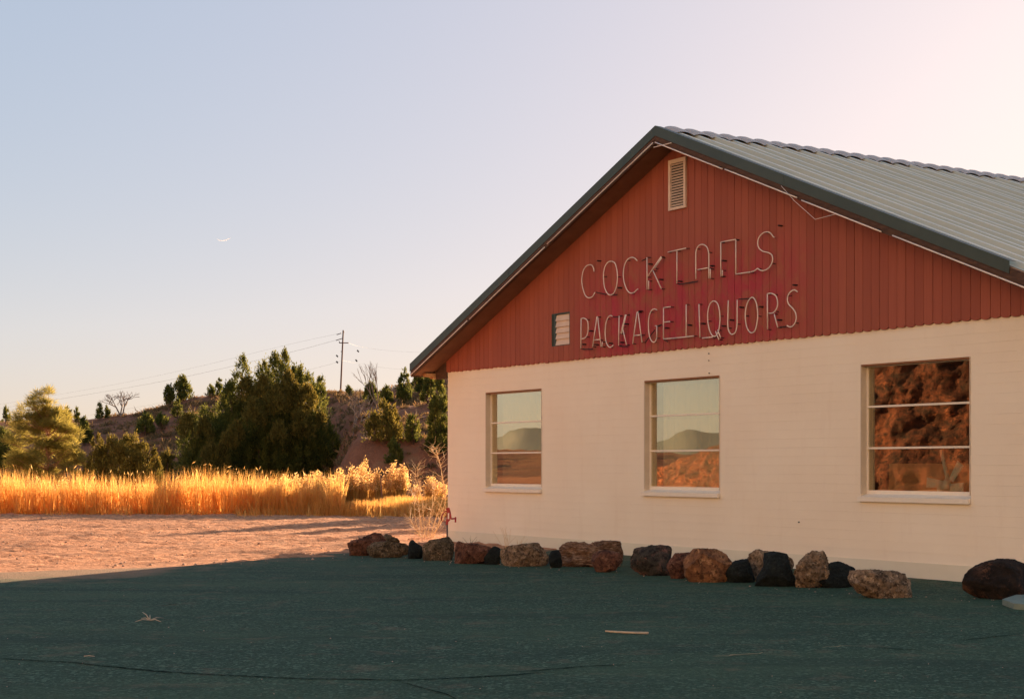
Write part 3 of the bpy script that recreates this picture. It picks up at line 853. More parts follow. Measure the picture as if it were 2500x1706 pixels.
sign('neon_sign', 'unlit glass tube sign reading COCKTAILS on the red boards', CK, 1400, 540, 4.469,
     [(265,432),(490,725),(940,635),(825,468),(1630,430),(1500,487),(2240,48),(1150,655)],
     [((740,432),(800,405)), ((1145,690),(1350,655)), ((410,805),(470,800)), ((240,775),(350,800))])
PK = [
 ('P', [[(75,710),(78,405)], [(78,405),(110,402),(140,425),(150,470),(148,530),(135,580),(110,605),(82,608)]]),
 ('A', [[(195,692),(238,388)], [(238,388),(246,388)], [(246,388),(280,690)], [(215,622),(268,618)], [(293,640),(290,690)]]),
 ('C', [[(395,382),(375,375),(350,395),(330,450),(322,530),(325,610),(340,665),(365,695),(385,690),(405,672)]]),
 ('K', [[(463,378),(458,678)], [(535,365),(488,560)], [(527,365),(480,555)], [(495,490),(538,672)]]),
 ('A', [[(600,660),(645,340)], [(645,340),(655,340)], [(655,340),(695,645)], [(610,578),(688,570)]]),
 ('G', [[(845,318),(820,308),(790,325),(768,380),(760,460),(765,550),(780,610),(805,643),(830,635),(845,600)], [(845,603),(845,480)], [(845,480),(828,478)]]),
 ('E', [[(985,285),(915,295)], [(913,295),(912,610)], [(912,612),(1000,605)], [(915,442),(980,436)]]),
 ('L', [[(1143,262),(1143,582)], [(1005,605),(1220,582)]]),
 ('I', [[(1272,260),(1282,598)], [(1305,603),(1415,592)]]),
 ('Q', [[(1420,228),(1385,255),(1365,320),(1360,400),(1370,490),(1390,550),(1415,582),(1445,580),(1470,530),(1482,460),(1485,380),(1475,300),(1455,245),(1420,228)], [(1440,535),(1475,620)], [(1462,520),(1492,600)]]),
 ('U', [[(1570,220),(1565,400),(1565,480),(1575,530),(1600,565),(1630,555),(1650,520),(1658,460),(1659,400),(1660,215)]]),
 ('O', [[(1815,190),(1780,215),(1755,270),(1742,350),(1745,430),(1760,500),(1785,540),(1810,550),(1840,525),(1858,460),(1868,380),(1862,290),(1845,225),(1815,190)]]),
 ('R', [[(1967,515),(1965,155)], [(1965,155),(2005,150),(2045,170),(2065,210),(2068,270),(2050,320),(2020,348),(1980,352)], [(2035,360),(2070,495)]]),
 ('S', [[(2270,135),(2240,115),(2205,130),(2175,170),(2168,220),(2185,265),(2220,300),(2250,345),(2258,400),(2245,450),(2215,485),(2185,488),(2165,475)]]),
]
sign('neon_sign', 'unlit glass tube sign reading PACKAGE LIQUORS above the cream wall', PK, 1400, 680, 4.15,
     [(165,530),(95,665),(220,668),(365,655),(525,460),(480,645),(668,330),(935,500),(1165,470),(1300,455),(1510,480),(1590,420),(1690,290),(1885,285),(2075,418),(2230,65)],
     [((90,716),(190,712)), ((400,390),(455,385)), ((460,685),(545,688)), ((860,475),(890,465)), ((1670,208),(1800,200)), ((2090,490),(2150,485)), ((725,640),(820,520)), ((950,640),(915,622))])

# ------------------------------------------------------------------ things inside the windows
RB3 = Matrix.Rotation(B_RZ, 3, 'Z')
def bplace(u_, y_, z_): return C0 + RB3 @ Vector((u_, y_, z_))
def curtain(u0, u1, zlo, zhi, y, label):
    vs, fs = [], []; n = 90
    for i in range(n + 1):
        t = i / n
        yy = 0.025 * math.sin(t * 46 + 1.2 * math.sin(t * 9)) + 0.012 * math.sin(t * 21)
        vs += [((u1-u0)*t, yy, 0), ((u1-u0)*t, yy * 0.7, zhi - zlo)]
        if i: fs.append((2*i-2, 2*i, 2*i+1, 2*i-1))
    m = bpy.data.meshes.new('curtain'); m.from_pydata(vs, [], fs); m.update()
    o = link('curtain', m, M['curtain'], None, True); o.location = bplace(u0, y, zlo); o.rotation_euler = (0, 0, B_RZ)
    sm = o.modifiers.new('thickness', 'SOLIDIFY'); sm.thickness = 0.004
    return tag(o, label, 'curtain', 'curtains behind the windows')
curtain(1.40, 2.95, 0.55, 2.5, 0.20, 'pale curtain behind the window nearest the building corner')
curtain(5.55, 7.1, 0.55, 2.5, 0.20, 'pale curtain behind the middle window under the sign')
# cardboard sheet leaning behind the window with the fan
cb0, cz0 = fac(2165, 1131, 0.30); cb1, _ = fac(2420, 1131, 0.30)
o = MB().box(0, cb1 - cb0, -0.003, 0.003, 0, cz0 - 0.45).build('cardboard', M['card'])
o.location = bplace(cb0, 0.30, 0.45); o.rotation_euler = (R(-3), 0, B_RZ)
tag(o, 'brown cardboard sheet propped behind the lower pane of the rightmost window', 'cardboard')
fo = empty('ceiling_fan', bplace(*[(a, 0.2, b) for a, b in [fac(2311, 1190, 0.2)]][0]), B_RZ, 'grey green ceiling fan lying inside the rightmost window sill', 'fan')
fh = fac(2311, 1190, 0.2)
def FP(px, py, y=0.0):
    a, b = fac(px, py, 0.2); return Vector((a - fh[0], y, b - fh[1]))
MB().tube([FP(2314, 1172), FP(2298, 1098)], 0.022, 8).build('rod', M['fan'], fo, True)
MB().tube([FP(2311, 1196, -0.03), FP(2311, 1170, 0.02)], 0.055, 12, 0.035).build('hub', M['fan'], fo, True)
for (p, q, w0, w1) in (((2308, 1183), (2263, 1177), 0.035, 0.055), ((2322, 1172), (2345, 1131), 0.03, 0.05), ((2318, 1190), (2352, 1191), 0.04, 0.06), ((2300, 1192), (2288, 1194), 0.04, 0.05)):
    a, b = FP(*p), FP(*q); t = (b - a).normalized(); nn = Vector((-t.z, 0, t.x))
    v = [a - nn*w0, b - nn*w1, b + nn*w1, a + nn*w0]
    MB().add([(c.x, -0.006, c.z) for c in v] + [(c.x, 0.012, c.z) for c in v], [(0,1,2,3), (7,6,5,4), (0,4,5,1), (1,5,6,2), (2,6,7,3), (3,7,4,0)]).build('blade', M['fan'], fo)

# ------------------------------------------------------------------ boulders
_bm = bmesh.new(); bmesh.ops.create_icosphere(_bm, subdivisions=5, radius=1.0)
ICO = np.array([v.co[:] for v in _bm.verts]); ICOF = np.array([[v.index for v in f.verts] for f in _bm.faces]); _bm.free()
_bm = bmesh.new(); bmesh.ops.create_icosphere(_bm, subdivisions=4, radius=1.0)
ICO4 = np.array([v.co[:] for v in _bm.verts]); ICOF4 = np.array([[v.index for v in f.verts] for f in _bm.faces]); _bm.free()

def boulder(label, poly, mat, dr=0.75, amp=0.095, cuts=26, back=0.0, rough=1.0, seed=0):
    rr = random.Random(seed)
    P = np.array(poly, float)
    yb = P[:, 1].max()
    d = CH * F / (yb - HZ)
    cx, cy = (P[:, 0].min() + P[:, 0].max()) / 2, (P[:, 1].min() + P[:, 1].max()) / 2
    k = d / F
    Q = np.stack([(P[:, 0] - cx) * k, (cy - P[:, 1]) * k], 1)
    ang = np.linspace(-math.pi, math.pi, 181); rad = np.zeros_like(ang)
    n = len(Q)
    for i, a in enumerate(ang):
        dx, dz = math.cos(a), math.sin(a); best = 0
        for j in range(n):
            ax, az = Q[j]; bx, bz = Q[(j+1) % n]
            ex, ez = bx - ax, bz - az
            den = dx * ez - dz * ex
            if abs(den) < 1e-12: continue
            t = (ax * ez - az * ex) / den; s = (ax * dz - az * dx) / den
            if t > 0 and -1e-6 <= s <= 1 + 1e-6: best = max(best, t)
        rad[i] = best
    V = ICO.copy()
    size = float(np.ptp(Q[:, 0]) + np.ptp(Q[:, 1])) / 2
    D = 0.5 * float(np.ptp(Q[:, 0])) * dr
    th = np.arctan2(V[:, 2], V[:, 0]); rho = np.hypot(V[:, 0], V[:, 2])
    rt = np.interp(th, ang, rad) * 1.07
    g = rho ** 0.55
    X = rt * g * np.cos(th); Z = rt * g * np.sin(th); Y = np.sign(V[:, 1]) * np.abs(V[:, 1]) ** 0.75 * D
    W = np.stack([X, Y, Z], 1)
    for c in range(cuts):                                # flat broken faces
        nv = np.array([rr.gauss(0, 0.55), -abs(rr.gauss(0.8, 0.4)), rr.gauss(0.1, 0.5)]); nv /= np.linalg.norm(nv)
        if abs(nv[1]) < 0.25: continue
        sup = (W @ nv).max(); lim = sup * rr.uniform(0.66, 0.88)
        dd = W @ nv - lim
        W = W - np.outer(np.maximum(dd, 0) * 0.97, nv)
    for i in range(len(W)):
        p = Vector(W[i]) / size
        q = p * 2.3 + Vector((seed * 3.1, 7.7, 1.3))
        dsp = amp * size * (0.5 * mnoise.noise(q) + 0.55 * rough * (0.5 - abs(mnoise.noise(q * 2.1)) * 2.2) + 0.45 * rough * (0.35 - abs(mnoise.noise(q * 5.2))) + 0.30 * rough * mnoise.noise(q * 12) + 0.16 * rough * mnoise.noise(q * 26))
        nn = V[i]
        W[i] += nn * dsp
    zmin = (yb - cy) * -k
    W[:, 2] = np.maximum(W[:, 2], zmin - 0.015)
    o = link('boulder', np_mesh('boulder', W - np.array([0, 0, zmin]), ICOF), mat, None, True)
    c = at(cx, cy, d)
    o.location = (c.x, c.y + D * 0.45 + back, 0.004)
    return tag(o, label, 'rock', 'boulders lined up in front of the building')
def zA(x, y): return (840 + x / 5.533, 1280 + y / 5.533)
def zB(x, y): return (1220 + x / 5.052, 1310 + y / 5.052)
def zC(x, y): return (1670 + x / 5.405, 1310 + y / 5.405)
def zD(x, y): return (2040 + x / 5.052, 1310 + y / 5.052)
def zE(x, y): return (830 + x / 3.018, 1250 + y / 3.018)
def zG(x, y): return (1500 + x / 2.324, 1300 + y / 2.324)
def O(fn, pts): return [fn(*p) for p in pts]
boulder('reddish brown boulder at the far left end of the row', O(zA, [(40,270),(130,220),(260,195),(380,130),(460,140),(500,180),(560,240),(560,330),(400,425),(300,425),(50,430),(65,330)]), M['rock_red'], 0.7, seed=1)
boulder('ridged dark boulder tucked behind the left end of the row', O(zA, [(500,180),(540,135),(620,165),(700,200),(745,250),(745,400),(620,400),(510,400)]), M['rock_lichen'], 0.6, 0.09, back=0.12, seed=2)
boulder('long low tan boulder with lichen, left of the black pointed rock', O(zA, [(300,350),(340,290),(420,250),(560,245),(680,265),(780,270),(870,300),(880,400),(760,450),(600,455),(480,445),(350,430)]), M['rock_lichen'], 0.55, 0.08, seed=3)
boulder('black pointed rock with one sharp peak', O(zA, [(870,300),(895,210),(910,190),(930,220),(960,250),(1060,310),(1062,470),(860,470)]), M['rock_black'], 0.8, 0.04, seed=4)
boulder('square brown boulder standing before the red hydrant', O(zA, [(1060,300),(1160,225),(1290,205),(1410,175),(1470,260),(1490,400),(1440,490),(1200,492),(1070,475)]), M['rock_lichen'], 0.8, 0.05, seed=5)
boulder('smooth reddish boulder just right of the hydrant', O(zA, [(1490,330),(1510,265),(1560,245),(1640,275),(1800,280),(1900,300),(1990,330),(1990,450),(1900,540),(1640,540),(1500,530)]), M['rock_red'], 0.7, 0.05, seed=6)
boulder('small dark grey rock wedged between reddish and tan boulders', O(zA, [(1900,450),(2000,320),(2060,300),(2100,330),(2110,545),(1900,548)]), M['rock_black'], 0.9, 0.05, seed=7)
boulder('pale tan wedge shaped boulder below the leftmost window', O(zE, [(1150,290),(1200,265),(1320,250),(1450,235),(1490,260),(1545,350),(1530,395),(1250,404),(1170,395)]), M['rock_tan'], 0.6, 0.05, seed=8)
boulder('small black rock at the left end of the layered boulder', O(zB, [(610,230),(640,190),(730,165),(760,250),(770,390),(650,390),(612,320)]), M['rock_black'], 0.9, 0.05, seed=9)
boulder('long layered orange tan boulder like a split log', O(zB, [(690,200),(780,105),(950,95),(1130,125),(1250,85),(1400,75),(1530,95),(1600,160),(1600,250),(1550,340),(1400,385),(1150,385),(760,385),(690,290)]), M['rock_layer'], 0.45, 0.08, rough=1.5, back=0.08, seed=10)
boulder('smooth red boulder leaning on the front of the layered one', O(zB, [(1130,200),(1300,180),(1470,210),(1500,300),(1420,410),(1300,442),(1200,434),(1150,330)]), M['rock_red'], 0.55, 0.03, cuts=3, seed=11)
boulder('grey boulder with a pink top below the middle window', O(zB, [(1620,290),(1680,170),(1780,140),(2000,120),(2130,135),(2170,220),(2140,300),(2110,400),(2110,480),(1950,490),(1750,480),(1630,400)]), M['rock_grey'], 0.6, 0.05, seed=12)
boulder('small red brown boulder between the grey and the orange ones', O(zG, [(300,190),(350,125),(425,120),(430,200),(425,255),(330,266)]), M['rock_red'], 0.9, 0.06, seed=13)
boulder('large smooth orange boulder with dusty foot', O(zC, [(25,330),(80,250),(150,185),(300,182),(440,190),(560,250),(640,380),(610,560),(480,600),(120,606),(40,520)]), M['rock_orange'], 0.7, 0.04, cuts=5, seed=14)
boulder('low black rock right of the orange boulder', O(zC, [(570,470),(680,340),(760,320),(850,310),(900,450),(950,600),(800,615),(600,600)]), M['rock_black'], 0.8, 0.06, seed=15)
boulder('round tan boulder half hidden behind a black block', O(zC, [(850,400),(900,270),(1040,195),(1100,210),(1380,290),(1460,320),(1485,410),(1430,520),(1400,610),(900,610),(870,500)]), M['rock_tan'], 0.7, 0.08, back=0.10, seed=16)
boulder('big black block with a flat sloping top', O(zC, [(1080,230),(1200,215),(1360,245),(1400,420),(1480,600),(1500,664),(960,664),(1000,520),(1070,420)]), M['rock_black'], 0.6, 0.03, cuts=9, seed=17)
boulder('rough tan boulder with a knobbly top', O(zC, [(1450,520),(1530,380),(1690,240),(1740,225),(1840,240),(1900,310),(1920,400),(1920,600),(1750,670),(1530,684),(1460,600)]), M['rock_tan'], 0.7, 0.09, rough=1.5, seed=18)
boulder('black rounded rock beside the knobbly tan boulder', O(zC, [(1750,500),(1900,400),(2000,360),(2100,350),(2200,400),(2290,440),(2250,500),(2250,660),(1900,684),(1780,650)]), M['rock_black'], 0.8, 0.05, seed=19)
boulder('flat topped tan boulder at the right end of the long row', O(zD, [(225,440),(400,430),(600,450),(740,440),(880,480),(960,560),(955,760),(800,768),(500,755),(320,690),(230,570)]), M['rock_tan'], 0.6, 0.07, rough=1.3, seed=20)
boulder('large dark brown boulder standing alone at the right edge', O(zD, [(1650,560),(1720,430),(1900,350),(2080,305),(2250,315),(2420,380),(2500,500),(2520,640),(2480,770),(2200,785),(1800,775),(1680,700)]), M['rock_dark'], 0.7, 0.05, seed=21)

# broken concrete slab at the right edge
g0 = on_ground(2447, 1477); g1 = on_ground(2500, 1459); g2 = on_ground(2640, 1462); g3 = on_ground(2640, 1500); g4 = on_ground(2475, 1488)
poly = [g0, g4, g3, g2, g1]
m_ = MB(); n_ = len(poly)
m_.add([(p.x - g0.x, p.y - g0.y, -0.02) for p in poly] + [(p.x - g0.x, p.y - g0.y, 0.05) for p in poly],
       [tuple(reversed(range(n_))), tuple(range(n_, 2*n_))] + [(i, (i+1) % n_, n_ + (i+1) % n_, n_ + i) for i in range(n_)])
o = m_.build('concrete_slab', M['concrete']); o.location = (g0.x, g0.y, 0.006)
tag(o, 'pale broken concrete slab lying beside the dark boulder', 'slab')

# ------------------------------------------------------------------ hydrant at the corner
hd = 25.0
hp0 = at(1091.5, 1319, hd); hp0.z = 0
hyd = empty('yard_hydrant', hp0, 0, 'red frost proof yard hydrant on a thin pipe at the building corner', 'hydrant')
def HP(x, y, dy=0.0):
    p = at(1030 + x / 12.2, 1200 + y / 12.2, hd); return Vector((p.x - hp0.x, dy, p.z))
MB().tube([(0, 0, -0.05), HP(755, 980)], 0.014, 10).build('pipe', M['galv'], hyd, True)
hb = MB()
def ext(pts, y0, y1, mbx):
    q = [HP(*p) for p in pts]; n = len(q)
    a = sum(q[i].x * q[(i+1) % n].z - q[(i+1) % n].x * q[i].z for i in range(n))
    if a < 0: q = q[::-1]
    return mbx.prism([(p.x, p.z) for p in q], y0, y1)
ext([(705, 980), (780, 980), (790, 900), (860, 820), (735, 800), (712, 880)], -0.024, 0.024, hb)
ext([(735, 800), (765, 800), (765, 600), (740, 560)], -0.018, 0.018, hb)
ext([(815, 820), (890, 790), (850, 560), (815, 600)], -0.018, 0.018, hb)
ext([(700, 500), (770, 470), (820, 470), (850, 560), (815, 620), (765, 640), (745, 560), (705, 515)], -0.02, 0.02, hb)
hb.build('head', M['red_paint'], hyd)
MB().tube([HP(740, 575), HP(690, 580), HP(650, 640), HP(600, 700), HP(580, 770), HP(588, 860)], 0.009, 8).tube([HP(588, 855), HP(640, 880), HP(700, 900)], 0.005, 6).build('lever', M['red_paint'], hyd, True)
MB().tube([HP(860, 805), HP(930, 800), HP(1000, 795)], 0.012, 10).tube([HP(1002, 750), HP(1000, 910)], 0.013, 10).build('spout', M['red_paint'], hyd, True)

# ------------------------------------------------------------------ foliage makers
def leaf_quads(base, dirv, length, width, var):
    """rhombic leaves: base (N,3), direction (N,3), length (N), width (N)"""
    n = len(base)
    d = dirv / np.linalg.norm(dirv, axis=1, keepdims=True)
    rnd = rng.normal(size=(n, 3)); s = np.cross(d, rnd); s /= np.linalg.norm(s, axis=1, keepdims=True) + 1e-9
    L = length[:, None]; W = width[:, None]
    v = np.stack([base, base + d * L * 0.45 + s * W * 0.5, base + d * L, base + d * L * 0.45 - s * W * 0.5], 1).reshape(-1, 3)
    f = np.arange(4 * n).reshape(-1, 4)
    return v, f, np.repeat(var, 4)

def flame_points(n_clump, per, base, h, r, clump_r, prof=0.5, up=1.0, shell=0.35):
    """leaf positions and directions in an upright flame-shaped lobe"""
    t = rng.random(n_clump) ** 0.85
    rad = np.sin(np.clip(t * 0.93 + 0.07, 0, 1) ** prof * math.pi) ** 0.8 * r + 0.04
    a = rng.random(n_clump) * 2 * math.pi
    q = shell + (1 - shell) * rng.random(n_clump) ** 0.5
    c = np.stack([np.cos(a) * rad * q, np.sin(a) * rad * q, t * h], 1)
    cr = clump_r * (0.6 + 0.8 * rng.random(n_clump)) * (1 - 0.45 * t)
    off = rng.normal(size=(n_clump, per, 3)) * np.array([0.38, 0.38, 1.05])
    p = c[:, None, :] + off * cr[:, None, None]
    outw = np.stack([np.cos(a), np.sin(a), np.zeros_like(a)], 1)[:, None, :]
    dirs = outw * 0.4 + off * np.array([0.6, 0.6, 0.25]) + np.array([0, 0, up * 1.35]) + rng.normal(size=off.shape) * 0.45
    cv = rng.random(n_clump)[:, None] * 0.55 + rng.random((n_clump, per)) * 0.45
    return (p + np.array(base)).reshape(-1, 3), dirs.reshape(-1, 3), cv.ravel()

def tree_trunk(parent, mat, base_r, limbs):
    m = MB()
    for pts, r0, r1 in limbs: m.tube(catmull(pts, 3), r0, 7, r1)
    return m.build('trunk', mat, parent, True)

def juniper(name, label, base, lobes, mat, leaf=(0.13, 0.045), dens=1.0, group=None, cat='tree', clump=0.22):
    """lobes: (dx, dy, z0, height, radius) in metres from the base"""
    root = empty(name, base, 0, label, cat, group)
    V, Fc, C, nb = [], [], [], 0
    for dx, dy, z0, h, r in lobes:
        area = 2 * math.pi * r * h * 0.6 * (1.0 + 0.5 * max(0.0, 0.6 - r)); clump_ = clump * min(1.0, 0.35 + r)
        nc = max(6, int(area * 22 * dens)); per = max(10, int(34 * min(1.0, 0.5 + 0.5 * dens)))
        p, d, c = flame_points(nc, per, (dx, dy, z0), h, r, clump_, 0.56 if r < 0.45 else 0.74)
        ln = leaf[0] * (0.6 + 0.8 * rng.random(len(p))); wd = leaf[1] * (0.7 + 0.6 * rng.random(len(p)))
        keep = p[:, 2] > 0.02
        v, f, cc = leaf_quads(p[keep], d[keep], ln[keep], wd[keep], c[keep])
        V.append(v); Fc.append(f + nb); C.append(cc); nb += len(v)
    link('crown', np_mesh('crown', np.concatenate(V), np.concatenate(Fc), np.concatenate(C)), mat, root)
    limbs = []
    for dx, dy, z0, h, r in lobes:
        limbs.append(([(0, 0, -0.1), (dx * 0.35, dy * 0.35, max(0.1, z0 * 0.5)), (dx * 0.9, dy * 0.9, z0 + h * 0.15), (dx, dy, z0 + h * 0.7)], 0.03 + 0.09 * min(1.0, r), 0.012))
    tree_trunk(root, M['bark'], 0.1, limbs)
    return root

# big many-topped juniper behind the grass
JD = 70.0
jb = at(640, 1137, JD); jb.z = float(terr(jb.x, JD))
kpx = JD / F
def lobe_px(px, ytop, ybot, hw, dy, b, d):
    """lobe given by its place in the photograph, at distance d"""
    top, bot = at(px, ytop, d), at(px, ybot, d)
    return (top.x - b.x, dy, max(0.05, bot.z - b.z), top.z - max(bot.z, b.z + 0.05), hw * d / F)
JL = [(588, 878, 1010, 30, 0.2), (566, 935, 1040, 26, -0.3), (640, 888, 1030, 34, 0.4), (672, 868, 1030, 32, 0.0), (696, 862, 1010, 24, -0.3), (716, 900, 1040, 26, 0.5),
      (733, 898, 1030, 20, 0.1), (753, 918, 1060, 30, -0.2), (776, 940, 1090, 30, 0.3),
      (610, 960, 1110, 60, 0.6), (665, 950, 1120, 62, -0.5), (720, 960, 1120, 60, 0.2), (545, 985, 1100, 46, 0.2), (500, 1000, 1090, 40, 0.0), (470, 1018, 1090, 30, -0.4),
      (560, 1020, 1170, 70, -0.6), (640, 1020, 1190, 75, -0.9), (715, 1010, 1190, 75, -0.7), (775, 1020, 1180, 52, -0.1), (806, 1050, 1160, 34, 0.2),
      (500, 1060, 1180, 55, -0.3), (465, 1110, 1190, 40, 0.0), (455, 1055, 1120, 26, 0.3), (600, 1080, 1215, 90, 0.0), (700, 1080, 1215, 95, 0.2), (780, 1090, 1200, 48, 0.5),
      (630, 960, 1215, 125, 0.6), (555, 1015, 1215, 105, 0.4), (715, 985, 1215, 105, 0.5)]
jl = [lobe_px(px, yt, yb_, hw, dy, jb, JD) for px, yt, yb_, hw, dy in JL]
big_j = juniper('juniper_tree', 'huge dark many topped juniper standing behind the golden grass', jb, jl, M['juniper'], (0.13, 0.042), 0.75, clump=0.2)
# second crown: sunlit highlights and old foliage put into a golden leaf colour
p_, d_, c_ = [], [], []
for (px, yt, yb_, hw, dy) in [(690, 950, 1010, 26, -1.9), (745, 1010, 1060, 20, -2.0), (762, 1020, 1065, 16, -1.8), (792, 1015, 1045, 12, -1.2), (715, 920, 1000, 30, -1.5), (760, 950, 1010, 26, -1.3), (470, 1020, 1060, 22, -1.4), (540, 1090, 1120, 20, -2.3), (562, 1100, 1140, 22, -2.4), (640, 985, 1040, 24, -2.3), (600, 1040, 1080, 18, -2.4), (520, 1030, 1070, 18, -2.0), (655, 930, 975, 22, -1.4), (700, 1040, 1075, 16, -2.5), (610, 930, 975, 20, -1.0), (580, 1065, 1095, 16, -2.5)]:
    L_ = lobe_px(px, yt, yb_, hw, dy, jb, JD)
    a, b, c = flame_points(int(26 * L_[4] * L_[3] * 8) + 6, 18, L_[:3], L_[3], L_[4], 0.16)
    p_.append(a); d_.append(b); c_.append(c)
p_ = np.concatenate(p_); d_ = np.concatenate(d_); c_ = np.concatenate(c_)
v, f, cc = leaf_quads(p_, d_, 0.13 * (0.6 + 0.8 * rng.random(len(p_))), 0.05 * (0.7 + 0.6 * rng.random(len(p_))), c_)
tips = link('golden_highlights', np_mesh('golden_highlights', v, f, cc), M['juniper_gold'], big_j)

# round bushy juniper between the pine and the big one
b2 = at(300, 1137, 48.0); b2.z = 0.0
L2 = [(232, 1062, 1150, 16, 0.2), (246, 1075, 1150, 14, 0), (275, 1066, 1160, 26, -0.1), (322, 1058, 1140, 22, 0.1), (305, 1070, 1190, 40, 0.3), (345, 1085, 1200, 38, 0), (372, 1105, 1210, 26, 0.1),
      (250, 1095, 1225, 44, -0.2), (300, 1090, 1235, 55, -0.4), (345, 1110, 1235, 46, -0.3), (385, 1130, 1225, 16, 0)]
juniper('juniper_tree', 'round olive brown juniper bush right of the pine', b2, [lobe_px(px, yt, yb_, hw, dy, b2, 48.0) for px, yt, yb_, hw, dy in L2], M['juniper_gold'], (0.08, 0.026), 1.6, clump=0.13)

# pine
PD = 47.0
pb = at(125, 1137, PD); pb.z = 0.0
pine = empty('pine_tree', pb, 0, 'light green long needled pine at the left edge behind the grass', 'tree')
def PP(px, py, dy=0.0):
    q = at(px, py, PD); return np.array([q.x - pb.x, dy, q.z])
puffs = [(118, 962, 11), (100, 972, 14), (112, 985, 14), (90, 990, 12), (70, 988, 8), (80, 1004, 12), (122, 1000, 12), (104, 1010, 14), (140, 1010, 13), (150, 1022, 12), (52, 1022, 14), (72, 1022, 14),
         (100, 1030, 15), (128, 1035, 13), (160, 1035, 14), (60, 1042, 16), (85, 1050, 15), (145, 1052, 15), (178, 1050, 15), (185, 1062, 13), (40, 1058, 14), (110, 1062, 13), (165, 1075, 16), (130, 1080, 14),
         (70, 1078, 16), (48, 1085, 15), (28, 1082, 13), (95, 1092, 15), (150, 1095, 16), (180, 1092, 14), (120, 1104, 14), (35, 1110, 15), (62, 1112, 16), (85, 1122, 14), (165, 1115, 16), (190, 1118, 15), (208, 1128, 12), (145, 1128, 15),
         (45, 1138, 16), (110, 1135, 14), (20, 1130, 12), (72, 1145, 15), (180, 1142, 15), (205, 1145, 12), (130, 1155, 15), (95, 1160, 15), (155, 1165, 14), (60, 1168, 14), (185, 1165, 12), (35, 1165, 13)]
_rp = random.Random(11)
for _ in range(46):
    yy = _rp.uniform(1000, 1185); t_ = (yy - 955) / 230
    puffs.append((116 + _rp.uniform(-1, 1) * 100 * t_ ** 0.75, yy, _rp.uniform(9, 14)))
pts_, dirs_, vars_ = [], [], []
plimbs = [([PP(131, 1240), PP(128, 1180), PP(117, 1120), PP(118, 1080), PP(113, 1040), PP(110, 1010), PP(116, 975)], 0.075, 0.012)]
rp = random.Random(5)
for px, py, hr in puffs:
    dy = rp.uniform(-0.7, 0.7) * (0.35 + (py - 960) / 200)
    c = PP(px, py, dy); rr_ = hr * 1.12 * PD / F
    n = int(480 * (hr / 14) ** 2)
    for sub in range(5):
        cc_ = c + np.array([rp.gauss(0, 0.6), rp.gauss(0, 0.6), rp.gauss(0, 0.42)]) * rr_
        dv = rng.normal(size=(n // 5, 3)) * np.array([1, 1, 0.55]) + np.array([0, 0, 0.55])
        pts_.append(cc_ + dv * rr_ * 0.16); dirs_.append(dv); vars_.append(np.clip(rng.normal(rp.uniform(0.3, 0.75), 0.2, n // 5), 0, 1))
    yj = min(1200, py + rp.uniform(18, 40))
    xj = np.interp(yj, [975, 1010, 1040, 1080, 1120, 1180, 1240], [116, 110, 113, 118, 117, 128, 131])
    j = PP(xj, yj); plimbs.append(([j, j * 0.5 + c * 0.5 + np.array([0, 0, -0.05]), c], 0.02, 0.006))
pts_ = np.concatenate(pts_); dirs_ = np.concatenate(dirs_); vars_ = np.concatenate(vars_)
v, f, cc = leaf_quads(pts_, dirs_, 0.20 * (0.6 + 0.7 * rng.random(len(pts_))), 0.010 * (0.8 + 0.6 * rng.random(len(pts_))), vars_)
link('crown', np_mesh('crown', v, f, cc), M['pine'], pine)
tree_trunk(pine, M['pine_bark'], 0.08, plimbs)

